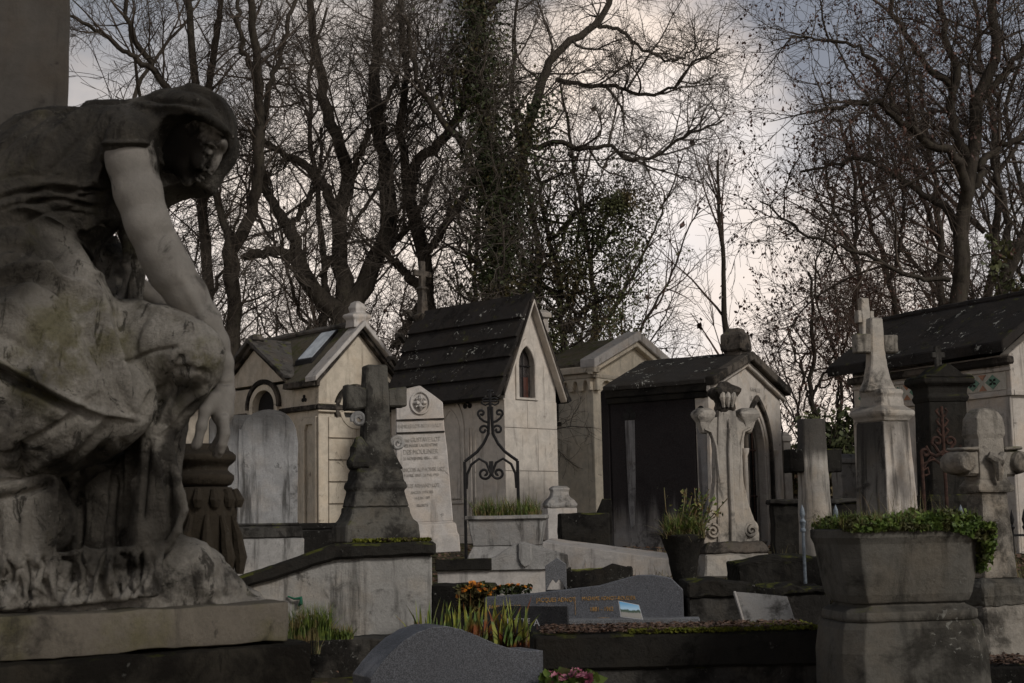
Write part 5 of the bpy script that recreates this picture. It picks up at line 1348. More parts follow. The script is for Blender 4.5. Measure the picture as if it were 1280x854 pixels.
# white-tipped iron railing posts
for px, py, d, lb in ((1005, 690, 10.6, 'pale painted iron railing post with a spear tip, left of the plain grey cross'), (1047, 690, 10.4, 'pale painted iron railing post with a spear tip, right of the plain grey cross'), (1204, 690, 9.2, 'pale painted iron railing post with a spear tip, left of the rolled-arm cross')):
    o, s = mon('railing_post', lb, 'railing post', px, py, d, 0, 'pale spear-tipped railing posts')
    mb = MB(s); mb.lathe([(2.2, -60), (2.0, 24), (3.6, 25), (3.6, 28), (2.2, 29), (3.4, 34), (4.2, 37), (2.4, 40), (2.0, 42), (3.6, 46), (2.6, 52), (.4, 58)], 12); mb.build('post', M['paleiron'], o, smooth=True)
    if px > 1040:
        mb = MB(s); mb.tube([(-3, 0, 30), (-28, 0, 27 if px < 1100 else 34)], 1.2, 6); mb.build('rail', M['paleiron'], o)
# black spear fence at far right
o, s = mon('iron_railing', 'black spear-tipped iron railing behind the rolled-arm cross at the right edge', 'railing', 1262, 700, 9.4, 0)
for i in range(5):
    mb = MB(s); x = -24 + i * 15; mb.lathe([(1.4, -70), (1.4, 36), (3.2, 40), (1.4, 43), (3.2, 49), (.3, 62)], 8, x, 0); mb.build('spear_bar', M['iron'], o, smooth=True)
mb = MB(s); mb.tube([(-28, 0, 30), (42, 0, 30)], 1.5, 6); mb.build('rail', M['iron'], o)
o, s = mon('tomb', 'dark low tomb behind the planter, at the foot of the black pillar', 'tomb', 1180, 700, 10.4, 6)
mb = MB(s); mb.box(-90, 60, 0, 60, -80, 28); B(mb, 'block', 'black', o, s, 1.5, 1.6, 9)
o, s = mon('leafy_tomb', 'dark tomb with fallen leaves at the bottom right corner', 'tomb', 1262, 850, 5.6, 4)
mb = MB(s); mb.box(-32, 60, 0, 120, -60, 16); B(mb, 'block', 'black', o, s, 2, 1.6, 9)
LT2 = (o, s)
o, s = mon('tomb', 'dark low slab tomb between the tomb block and the granite headstone', 'tomb', 640, 850, 6.2, 0)
mb = MB(s); mb.box(-60, 60, 0, 60, -60, -8); B(mb, 'block', 'black', o, s, 2, 1.6, 9)
# low retaining wall on the far left plots, seen under the statue gap
o, s = mon('tomb', 'dark stepped tomb base behind the cross pedestal, at the foot of the cream mausoleum', 'tomb', 408, 668, 14.6, 10)
mb = MB(s); mb.box(-38, 60, 0, 40, -60, 6); mb.box(-34, 30, 6, 40, 6, 14); B(mb, 'block', 'darkgrey', o, s, 1.5, 1.2, 8)

o, s = mon('tomb_cross', 'pale weathered stone cross rising behind the left end of the frieze mausoleum roof', 'stone cross', 1082, 430, 21, 20)
gz_ = (ground(21) - o.location.z) / s
mb = MB(s); mb.rings([(gz_ - 10, 18, 18), (-18, 13, 13), (-15, 16, 16), (-10, 16, 16), (0, 10, 8)]); B(mb, 'pedestal', 'darkgrey', o, s, 1, .8, 9)
mb = MB(s); mb.box(-6, 6, -4.5, 4.5, 0, 58); B(mb, 'cross_shaft', 'gothic', o, s, 1, .8, 5)
for sg in (-1, 1):
    mb = MB(s); a, b = sorted((sg * 6.2, sg * 12)); mb.box(a, b, -4.5, 4.5, 26, 42); B(mb, 'cross_arm', 'gothic', o, s, 1, .8, 5)
# ------------------------------------------------------------------ mourning statue (signed distance sculpture, in photo-pixel units at 3.5 m)
SDEP = 3.5; SS = SDEP / FPX
class Field:
    def __init__(s, lo, hi, st):
        s.lo = np.array(lo, float); s.st = st; s.n = np.ceil((np.array(hi) - s.lo) / st).astype(int)
        s.D = np.full(s.n, 60.0, np.float32)
        s.ax = [s.lo[i] + st * np.arange(s.n[i], dtype=np.float32) for i in range(3)]
    def box(s, lo, hi):
        a = np.maximum(((np.array(lo) - s.lo) / s.st).astype(int), 0); b = np.minimum(((np.array(hi) - s.lo) / s.st).astype(int) + 2, s.n)
        return tuple(slice(i, max(i, j)) for i, j in zip(a, b))
    def grids(s, sl): return np.meshgrid(s.ax[0][sl[0]], s.ax[1][sl[1]], s.ax[2][sl[2]], indexing='ij', sparse=True)
    def op(s, sl, d, k, mode):
        A = s.D[sl]
        if mode == 'add':
            if k > 0: h = np.clip(.5 + .5 * (A - d) / k, 0, 1); s.D[sl] = A * (1 - h) + d * h - k * h * (1 - h)
            else: s.D[sl] = np.minimum(A, d)
        else:
            d = -d
            if k > 0: h = np.clip(.5 - .5 * (A - d) / k, 0, 1); s.D[sl] = A * (1 - h) + d * h + k * h * (1 - h)
            else: s.D[sl] = np.maximum(A, d)
    def chain(s, pts, k=8, ks=1.0, mode='add', pad=30):
        """tapered limb through (u,v,w,r); ks squashes the depth"""
        for (a, b) in zip(pts[:-1], pts[1:]):
            a = np.array(a, float); b = np.array(b, float); r = max(a[3], b[3]) + pad
            sl = s.box(np.minimum(a[:3], b[:3]) - r, np.maximum(a[:3], b[:3]) + r)
            if 0 in [q.stop - q.start for q in sl]: continue
            U, V, W_ = s.grids(sl); ab = b[:3] - a[:3]
            du, dv, dw = U - a[0], V - a[1], (W_ - a[2])
            t = np.clip((du * ab[0] + dv * ab[1] + dw * ab[2]) / max((ab ** 2).sum(), 1e-6), 0, 1)
            d = np.sqrt((du - t * ab[0]) ** 2 + (dv - t * ab[1]) ** 2 + ((dw - t * ab[2]) / ks) ** 2) - (a[3] + (b[3] - a[3]) * t)
            s.op(sl, d, k, mode)
        return s
    def ell(s, c, r, k=6, rot=0, mode='add', pad=25):
        c = np.array(c, float); r = np.array(r, float); m = r.max() + pad
        sl = s.box(c - m, c + m)
        if 0 in [q.stop - q.start for q in sl]: return s
        U, V, W_ = s.grids(sl); u, v, w = U - c[0], V - c[1], W_ - c[2]
        if rot: ca, sa = math.cos(R(rot)), math.sin(R(rot)); u, v = u * ca + v * sa, -u * sa + v * ca
        k0 = np.sqrt((u / r[0]) ** 2 + (v / r[1]) ** 2 + (w / r[2]) ** 2); k1 = np.sqrt((u / r[0] ** 2) ** 2 + (v / r[1] ** 2) ** 2 + (w / r[2] ** 2) ** 2)
        s.op(sl, k0 * (k0 - 1) / np.maximum(k1, 1e-5), k, mode); return s
    def sheet(s, top, bot, th, k=6, wave=None, nu=40, nv=24):
        """cloth between two poly-lines of (u,v,w); built as many small pebbles"""
        T = smooth_line(top, nu); Bt = smooth_line(bot, nu)
        for i in range(nu):
            for j in range(nv):
                pass
        P0 = T[:, None, :] * (1 - np.linspace(0, 1, nv))[None, :, None] + Bt[:, None, :] * np.linspace(0, 1, nv)[None, :, None]
        if wave is not None: P0[..., 2] += wave(np.linspace(0, 1, nu)[:, None], np.linspace(0, 1, nv)[None, :])
        for j in range(nv):
            s.poly(P0[:, j], th, k)
        return s
    def poly(s, pts, r, k=4):
        pts = np.asarray(pts)
        return s.chain([(p[0], p[1], p[2], r if np.isscalar(r) else r[i]) for i, p in enumerate(pts)], k=k, pad=10)
    def mesh(s, iso=0.0):
        """naive surface nets"""
        D = s.D - iso; n = s.n
        ins = D < 0
        nc = n - 1
        c = np.zeros(nc, np.int32)
        corners = [(i, j, k_) for i in (0, 1) for j in (0, 1) for k_ in (0, 1)]
        for (i, j, k_) in corners: c += ins[i:i + nc[0], j:j + nc[1], k_:k_ + nc[2]]
        act = (c > 0) & (c < 8); idx = np.full(nc, -1, np.int64); cells = np.argwhere(act); idx[act] = np.arange(len(cells))
        acc = np.zeros((len(cells), 3)); cnt = np.zeros(len(cells))
        for a in corners:
            for ax in range(3):
                if a[ax] == 1: continue
                b = list(a); b[ax] = 1
                da = D[cells[:, 0] + a[0], cells[:, 1] + a[1], cells[:, 2] + a[2]]; db = D[cells[:, 0] + b[0], cells[:, 1] + b[1], cells[:, 2] + b[2]]
                m = (da < 0) != (db < 0); t = np.where(m, da / np.where(np.abs(da - db) < 1e-9, 1, da - db), 0)
                p = np.array(a, float)[None, :].repeat(len(cells), 0); p[:, ax] = t
                acc += p * m[:, None]; cnt += m
        V = s.lo + (cells + acc / cnt[:, None]) * s.st
        F = []
        for ax in range(3):
            o1, o2 = [(1, 2), (2, 0), (0, 1)][ax]
            sh = [slice(None)] * 3; sh[ax] = slice(0, -1); sh2 = [slice(None)] * 3; sh2[ax] = slice(1, None)
            e = np.argwhere(ins[tuple(sh)] != ins[tuple(sh2)])
            e = e[(e[:, o1] > 0) & (e[:, o2] > 0) & (e[:, o1] < nc[o1]) & (e[:, o2] < nc[o2])]
            if len(e) == 0: continue
            def at(d1, d2):
                q = e.copy(); q[:, o1] += d1; q[:, o2] += d2; return idx[q[:, 0], q[:, 1], q[:, 2]]
            q = np.stack([at(-1, -1), at(0, -1), at(0, 0), at(-1, 0)], 1)
            fl = ins[tuple(sh)][e[:, 0], e[:, 1], e[:, 2]]; q[~fl] = q[~fl][:, ::-1]
            F.append(q)
        F = np.concatenate(F); F = F[(F >= 0).all(1)]
        return V, F

def vnormals(V, F):
    n = np.cross(V[F[:, 2]] - V[F[:, 0]], V[F[:, 3]] - V[F[:, 1]]); N = np.zeros_like(V)
    for i in range(4): np.add.at(N, F[:, i], n)
    return nrm(N)

def relax(V, F, it=2, f=.5):
    E = np.concatenate([F[:, [0, 1]], F[:, [1, 2]], F[:, [2, 3]], F[:, [3, 0]]])
    for _ in range(it):
        S = np.zeros_like(V); C = np.zeros(len(V))
        np.add.at(S, E[:, 0], V[E[:, 1]]); np.add.at(S, E[:, 1], V[E[:, 0]]); np.add.at(C, E[:, 0], 1); np.add.at(C, E[:, 1], 1)
        V = V + f * (S / C[:, None] - V)
    return V

def carve(V, N, strokes, front=.0, gain=2.0):
    """strokes: (poly-line uv, width, height) pushed along the normal; only on the surface turned to -w"""
    d = np.zeros(len(V)); fr = np.clip(-N[:, 2] * 2.2 + .35, 0, 1)
    for pts, wd, h in strokes:
        P_ = smooth_line([(x, y, 0) for x, y in pts], 18)[:, :2]; best = np.full(len(V), 1e9); tb = np.zeros(len(V))
        lo = P_.min(0) - wd * 3; hi = P_.max(0) + wd * 3
        m = np.where((V[:, 0] > lo[0]) & (V[:, 0] < hi[0]) & (V[:, 1] > lo[1]) & (V[:, 1] < hi[1]))[0]
        if len(m) == 0: continue
        q = V[m][:, :2]; bb = np.full(len(m), 1e9); tt = np.zeros(len(m))
        for i in range(len(P_) - 1):
            ab = P_[i + 1] - P_[i]; t = np.clip(((q - P_[i]) @ ab) / max(ab @ ab, 1e-6), 0, 1)
            dd = np.linalg.norm(q - (P_[i] + t[:, None] * ab), axis=1); c = dd < bb; bb[c] = dd[c]; tt[c] = (i + t[c]) / (len(P_) - 1)
        d[m] += h * np.exp(-(bb / wd) ** 2) * np.clip(np.minimum(tt, 1 - tt) * 6 + .25, 0, 1)
    return V + N * (d * fr * gain)[:, None]

def chisel(V, N, amp, sc_, soft=None):
    """worn, pitted surface: two octaves of real relief"""
    from mathutils import noise as mn_
    d = np.array([mn_.noise(Vector(p) * sc_) + .5 * mn_.noise(Vector(p) * sc_ * 2.7) + .35 * mn_.noise(Vector(p) * sc_ * 6.1) for p in V])
    return V + N * (d * amp)[:, None]

def w3(V, org):
    """photo-pixel units -> metres relative to the statue's origin"""
    o = np.empty_like(V); o[:, 0] = (V[:, 0] - org[0]) * SS; o[:, 2] = -(V[:, 1] - org[1]) * SS; o[:, 1] = V[:, 2] * SS
    return o

ORG = (120, 760)
st_root = thing('mourning_statue', 'large weathered stone statue of a veiled mourning woman bending over her knee, left foreground', 'statue', P(ORG[0], ORG[1], SDEP), 0)

# --- body: head, face, arms, hands, torso as one skin --------------------------------------
b = Field((-70, 80, -130), (310, 620, 170), 2.0)
b.chain([(-60, 360, 45, 80), (0, 280, 45, 82), (60, 225, 45, 76), (120, 195, 45, 55), (158, 178, 35, 40)], 12)
b.chain([(165, 178, 35, 34), (205, 178, 30, 31), (225, 172, 20, 30)], 10)                   # neck
def hd(p, r=1.0):
    """place a feature of the bowed head: turned down 24 degrees about the skull centre"""
    x, y = p[0] - 234, p[1] - 163; ca, sa = math.cos(R(24)), math.sin(R(24))
    q = (234 + 3 + (x * ca - y * sa) * .92, 163 + (x * sa + y * ca) * .92, p[2] + 14)
    return q + tuple(v * .92 for v in p[3:])
def hch(pts, *a): b.chain([hd(p) for p in pts], *a)
def hel(c_, r, k_, rot=0, mode='add'): b.ell(hd(c_), tuple(v * .92 for v in r), k_, rot + 24, mode)
b.ell((236, 158, 24), (42, 38, 36), 8, 35)
hel((250, 178, 6), (26, 33, 29), 8, -8); hel((240, 205, 4), (19, 23, 20), 7, 30)
hch([(272, 166, -2, 5), (275, 181, -4, 4.5), (275, 194, -6, 4.2)], 4)
hch([(277, 188, -5, 3.6), (274, 203, -7, 5.0)], 2.5); hel((266, 204, -12), (4.5, 3.5, 4), 1.5)
hel((276, 160, -4), (6, 9, 22), 5, 10)
hel((264, 214, -5), (7.0, 2.6, 9), 1.2, 15); hel((261, 220, -5), (6.6, 3.0, 8), 1.2, 15); hel((263, 217.2, -14), (6, .9, 5), .6, 12, 'sub')
hel((248, 227, -1), (8, 7, 10), 8)
hel((256, 198, -18), (9, 11, 6), 7)
hel((264, 178, -23), (7.5, 5.5, 6), 2, 0, 'sub'); hel((264, 179, -17), (5.5, 4.2, 5), 1); hch([(258, 182, -21, 1.2), (264, 184, -22, 1.3), (270, 182, -19, 1.1)], .8)
hch([(256, 171, -23, 2.2), (263, 168, -23, 2.5), (271, 170, -18, 2.2)], 1.5)
b.ell((238, 158, -12), (7, 11, 6), 2, 20); b.ell((240, 159, -18), (3.5, 6, 4), 1, 20, 'sub')
rgh = random.Random(5)
for i in range(26):   # waves of hair between ear, temple and veil
    a_ = rgh.uniform(0, 1); u0 = 238 + a_ * 42; v0 = 141 + a_ * 14 + rgh.uniform(-4, 5); b.chain([(u0, v0, -4 + a_ * 6, 4), (u0 + 3, v0 + 5, -12 + a_ * 9, 3.4), (u0 + 6, v0 + 9, -8 + a_ * 9, 2.6)], 1.2)
b.chain([(160, 178, -20, 34), (165, 205, -30, 31), (173, 245, -30, 28.5), (184, 285, -26, 27), (200, 322, -16, 27), (210, 343, -8, 27.5), (227, 370, 4, 25), (246, 402, 16, 21), (260, 430, 26, 16), (268, 456, 32, 12.5), (270, 476, 34, 11.5)], 9)
# hand hanging from the wrist: palm, four fingers, thumb
b.chain([(270, 476, 34, 11.5), (270, 496, 32, 13), (268, 520, 32, 14)], 6, 1.0); b.ell((267, 514, 32), (13, 24, 18), 6)
for (u0, w0, ln, cu) in ((272, 19, 42, 3), (270, 28, 46, 6), (267, 38, 44, 9), (263, 47, 36, 12)):
    b.chain([(u0, 528, w0, 7.2), (u0 + 2, 528 + ln * .45, w0 - 1, 6.6), (u0 - cu * .3, 528 + ln * .78, w0 - 1, 5.8), (u0 - cu, 528 + ln, w0 + 1, 4.6)], 2.0)
b.chain([(260, 500, 20, 8), (250, 518, 13, 7.5), (246, 538, 11, 6.5), (242, 554, 12, 6)], 5); b.ell((240, 560, 12), (7, 9, 6), 3, 20)
# the other arm crossing behind
b.ell((112, 330, -40), (46, 62, 110), 8, 18, 'sub')
b.chain([(130, 338, 104, 15), (160, 358, 98, 15), (190, 374, 84, 14), (222, 394, 66, 14), (250, 420, 50, 13)], 5)
Vb, Fb = b.mesh(); Vb = relax(Vb, Fb, 1)
Nb = vnormals(Vb, Fb)
Vb = carve(Vb, Nb, [([(200, 225), (206, 262), (214, 300)], 6, 1.6), ([(226, 350), (240, 380), (256, 414)], 6, 1.2),
    ([(258, 480), (272, 484), (282, 482)], 1.5, -1.2), ([(256, 212), (266, 216)], 1.3, -2.2), ([(252, 180), (262, 183), (270, 180)], 1.2, -1.6), ([(254, 174), (262, 172), (271, 175)], 1.2, -1.2), ([(262, 545), (262, 565)], 1.5, -1.5)])
def face_shade_soot(m):  # near-black over neck and face: veil shade put into the colour, with soot
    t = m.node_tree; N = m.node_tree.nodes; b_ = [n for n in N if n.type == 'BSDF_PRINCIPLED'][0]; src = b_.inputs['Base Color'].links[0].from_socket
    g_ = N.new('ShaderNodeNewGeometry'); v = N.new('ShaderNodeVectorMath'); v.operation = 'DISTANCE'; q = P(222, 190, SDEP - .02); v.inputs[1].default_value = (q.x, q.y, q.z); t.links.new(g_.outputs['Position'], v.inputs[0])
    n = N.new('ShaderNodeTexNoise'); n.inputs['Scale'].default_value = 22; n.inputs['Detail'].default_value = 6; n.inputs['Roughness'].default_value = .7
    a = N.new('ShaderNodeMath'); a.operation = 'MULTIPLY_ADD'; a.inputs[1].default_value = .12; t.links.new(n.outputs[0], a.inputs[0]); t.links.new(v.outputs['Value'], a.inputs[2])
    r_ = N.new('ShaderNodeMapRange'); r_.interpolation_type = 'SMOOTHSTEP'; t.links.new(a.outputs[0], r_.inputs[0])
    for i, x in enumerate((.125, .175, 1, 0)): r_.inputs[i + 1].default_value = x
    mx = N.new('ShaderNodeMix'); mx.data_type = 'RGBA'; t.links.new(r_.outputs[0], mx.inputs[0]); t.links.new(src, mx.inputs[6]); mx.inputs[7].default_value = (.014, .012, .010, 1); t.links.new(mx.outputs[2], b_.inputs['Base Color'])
face_shade_soot(M['skin'])
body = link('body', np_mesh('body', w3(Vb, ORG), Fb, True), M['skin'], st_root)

# --- drapery -------------------------------------------------------------------------------
c = Field((-100, 85, -170), (300, 770, 190), 1.9)
# back and sleeve
c.chain([(-90, 330, 40, 112), (-10, 268, 40, 108), (50, 212, 40, 96), (110, 180, 42, 72), (160, 168, 40, 56)], 14)
c.chain([(150, 165, -6, 40), (164, 180, -28, 38)], 12)                                       # sleeve cap
# shawl over the head
c.chain([(120, 160, 40, 52), (165, 152, 30, 44), (200, 150, 22, 50), (228, 152, 14, 55)], 10); c.ell((236, 150, 14), (53, 50, 54), 8, 25)
c.chain([(250, 170, 50, 34), (225, 205, 48, 34), (195, 228, 50, 28), (165, 235, 60, 30)], 8)   # far side of the shawl hanging behind the face
# cut the opening for the face and the sleeve mouth
c.ell((250, 186, -40), (46, 37, 66), 2.5, 30, 'sub'); c.ell((216, 198, -40), (27, 50, 62), 3, 0, 'sub'); c.ell((258, 208, -10), (24, 26, 36), 2.5, 0, 'sub')
c.ell((200, 262, 20), (62, 34, 90), 5, -20, 'sub')
c.ell((170, 232, -34), (46, 44, 46), 3, 0, 'sub')
c.ell((112, 336, -46), (40, 60, 100), 6, 18, 'sub')                                           # deep hollow under the chest
# hanging bodice beyond the hollow
c.chain([(146, 280, 60, 22), (150, 320, 64, 12), (146, 374, 60, 10)], 3); c.chain([(138, 290, 40, 5), (142, 330, 44, 4), (132, 376, 40, 4)], 2)
c.chain([(70, 300, 104, 46), (112, 330, 100, 34), (132, 376, 92, 26)], 5)
# lap: the great rounded near thigh and its overskirt
c.chain([(-110, 420, 0, 160), (0, 452, -10, 150), (55, 478, -22, 122), (105, 500, -30, 84), (142, 512, -34, 52), (158, 508, -32, 40)], 12)
c.chain([(-80, 360, -10, 95), (10, 345, -10, 84), (60, 392, -18, 76), (100, 440, -22, 66), (125, 470, -26, 50)], 10)
# far thigh and raised knee
c.chain([(100, 420, 40, 48), (150, 428, 26, 54), (200, 438, 4, 52), (236, 447, -10, 40), (247, 452, -12, 32)], 10)
c.chain([(150, 470, 40, 40), (190, 500, 40, 36)], 10)
c.chain([(248, 468, 4, 24), (215, 502, 14, 26), (185, 540, 26, 26)], 8)
c.chain([(30, 606, 112, 62), (150, 606, 112, 46)], 6); c.chain([(50, 672, 112, 52), (155, 672, 112, 44)], 6)
# shin and skirt of the far leg, hollow with a turned edge
c.chain([(185, 520, 60, 34), (172, 600, 66, 34), (160, 700, 66, 40)], 8)
c.sheet([(150, 545, 20), (180, 540, 4), (205, 542, 10)], [(150, 692, 10), (180, 692, -6), (203, 690, 14)], 5, 3, wave=lambda x, y: 10 * np.sin(x * 6 + y * 2), nu=22, nv=22)
c.chain([(204, 545, 14, 5), (211, 590, 10, 5), (222, 625, 6, 5), (227, 642, 4, 5), (218, 668, 4, 5), (203, 690, 8, 6)], 4)
c.sheet([(204, 548, 14), (212, 592, 10), (226, 640, 6)], [(190, 560, 40), (195, 620, 44), (203, 688, 30)], 5, 3, nu=16, nv=10)
# near skirt panel
c.sheet([(-100, 600, -60), (0, 618, -66), (78, 606, -50)], [(-100, 700, -58), (0, 702, -66), (76, 698, -46)], 8, 5, wave=lambda x, y: 4 * np.sin(x * 9 + y * 3), nu=24, nv=14)
c.chain([(-90, 560, -10, 70), (0, 600, -6, 62), (40, 650, 10, 50)], 10)
c.chain([(76, 612, -44, 7), (78, 650, -42, 6), (76, 698, -42, 6)], 5)
c.sheet([(80, 600, 34), (120, 590, 40), (160, 570, 46)], [(80, 700, 30), (120, 696, 34), (160, 692, 40)], 8, 5, wave=lambda x, y: 9 * np.sin(x * 14 + y * 2), nu=26, nv=12)
# ruffled hem under the skirt
c.sheet([(-100, 692, -44), (0, 697, -50), (100, 694, -34), (200, 688, -6)], [(-100, 752, -58), (0, 752, -66), (100, 750, -48), (198, 742, -10)], 4.5, 2,
        wave=lambda x, y: 8 * np.sin(x * 41 + 2.4 * np.sin(x * 17) + y * 4.2) * (.5 + .5 * y) + 6 * np.sin(x * 87 + 3 * np.sin(y * 4 + x * 30)), nu=130, nv=14)
Vc, Fc = c.mesh(); Vc = relax(Vc, Fc, 1)
Nc = vnormals(Vc, Fc)
F1 = []
# folds, as strokes over the cloth (photo columns/rows, width, height)
F1 += [([(0, 275), (40, 268), (72, 284), (96, 318), (118, 356), (132, 384), (150, 412)], 7, 6), ([(0, 292), (40, 288), (66, 306), (90, 342), (112, 378)], 6, -4)]
F1 += [([(0, 372), (60, 356), (100, 362), (128, 388), (150, 430), (166, 470), (182, 520)], 5, 7), ([(0, 384), (60, 368), (92, 372), (116, 398), (138, 440), (152, 478)], 6, -5)]
F1 += [([(-10, 446), (40, 466), (90, 494), (140, 522), (184, 532)], 3.5, 5), ([(-10, 456), (40, 477), (90, 505), (138, 532)], 4.5, -9), ([(40, 478), (62, 492), (84, 500)], 7, -7)]
F1 += [([(0, 466), (14, 480), (28, 496)], 3, -3), ([(60, 562), (52, 585), (44, 600)], 3, -3), ([(-10, 634), (60, 616), (110, 592), (150, 562)], 4, -6), ([(-10, 622), (60, 603), (110, 580), (150, 552)], 4, 3)]
F1 += [([(0, 262), (40, 248), (80, 246), (110, 250)], 3, -3.5), ([(10, 276), (50, 262), (84, 256), (116, 262)], 3, -3.5), ([(20, 250), (60, 238), (100, 236)], 3, 2.5), ([(40, 285), (70, 272), (100, 268)], 3, -3), ([(0, 240), (30, 230), (60, 228)], 4, -2)]
F1 += [([(60, 110), (110, 118), (160, 116), (195, 112)], 3.5, -3), ([(0, 160), (20, 146), (50, 132), (100, 122)], 4, -4), ([(20, 150), (50, 138), (90, 130)], 3, 3)]
F1 += [([(170, 112), (200, 126), (232, 132), (262, 138)], 3, -3.2), ([(200, 138), (232, 142), (262, 150), (284, 166)], 2.8, 4.0), ([(210, 104), (240, 112), (266, 126), (282, 150)], 3, -2.8), ([(225, 100), (252, 110), (274, 128)], 2.5, 2.2), ([(160, 126), (188, 134), (205, 138)], 3, 2.4)]
F1 += [([(130, 186), (160, 190), (196, 188)], 2.5, 3), ([(128, 194), (122, 215), (118, 232), (128, 240)], 3, 3), ([(140, 150), (132, 170), (128, 186)], 4, -2.5)]
F1 += [([(96, 290), (110, 276), (130, 262)], 4, 4), ([(88, 300), (104, 286), (124, 276)], 3, -4), ([(148, 300), (134, 330), (120, 362)], 3, 3)]
F1 += [([(163, 470), (180, 456), (205, 448), (232, 444)], 2.5, -3), ([(160, 376), (190, 392), (222, 402), (250, 420)], 4, 2.5), ([(165, 440), (160, 415), (146, 392)], 4, -6), ([(222, 475), (240, 470), (262, 474)], 4, -3), ([(200, 545), (225, 515), (262, 486)], 3, 3.5), ([(200, 495), (196, 515), (188, 535)], 4, -4)]
F1 += [([(20, 330), (50, 322), (80, 340), (104, 380)], 6, -3), ([(30, 400), (60, 404), (90, 430), (110, 470)], 8, 2.6), ([(10, 430), (50, 440), (90, 462)], 6, -2.2)]
F1 += [([(165, 560), (160, 610), (150, 660), (146, 688)], 4, -6), ([(185, 560), (184, 620), (188, 660)], 5, -6), ([(30, 560), (20, 590)], 6, -2), ([(150, 640), (162, 620), (168, 600)], 3, 4)]
F1 += [([(150, 400), (118, 430), (70, 520), (30, 600)], 9, 3), ([(120, 380), (80, 440), (30, 540)], 8, -2.6), ([(90, 330), (55, 400), (10, 480)], 8, 2.6), ([(60, 310), (30, 370), (-10, 430)], 7, -2.6), ([(160, 520), (120, 560), (60, 590), (0, 606)], 5, 3.4), ([(150, 505), (110, 540), (50, 570), (0, 584)], 4, -3),
       ([(100, 130), (70, 170), (30, 220)], 6, 2.4), ([(120, 140), (95, 190), (60, 236)], 5, -2.4), ([(80, 120), (40, 160), (0, 200)], 5, -2.2), ([(128, 200), (112, 232), (86, 262)], 4, 2.6),
       ([(240, 452), (215, 480), (196, 520)], 5, -3), ([(258, 462), (232, 490), (208, 530)], 4, 3), ([(190, 400), (176, 430), (178, 470)], 6, -2.4), ([(92, 620), (96, 660), (92, 695)], 4, -5), ([(116, 612), (118, 650), (112, 695)], 5, 5), ([(136, 600), (134, 650), (138, 690)], 4, -5), ([(20, 640), (24, 690)], 5, -3), ([(50, 640), (52, 690)], 4, 2.5), ([(192, 570), (198, 620), (200, 680)], 3, 3.5)]
rg = np.random.default_rng(8)
for i in range(60):   # small puckers of the hem
    x = rg.uniform(0, 200); F1.append(([(x, 694), (x + rg.uniform(-8, 8), 715), (x + rg.uniform(-12, 12), 745)], rg.uniform(1.6, 3.0), rg.uniform(-5, 3.5)))
for i in range(26):   # gathers under the arm and across the bodice
    x = rg.uniform(0, 110); y = 236 + .0 * x + rg.uniform(0, 45); F1.append(([(x, y), (x + 25, y - 8), (x + 48, y - 10)], rg.uniform(1.5, 2.6), rg.uniform(-2.2, 1.8)))
Vc = carve(Vc, Nc, F1)
Vc = chisel(Vc, Nc, 1.4, .05)
M['cloth'] = None
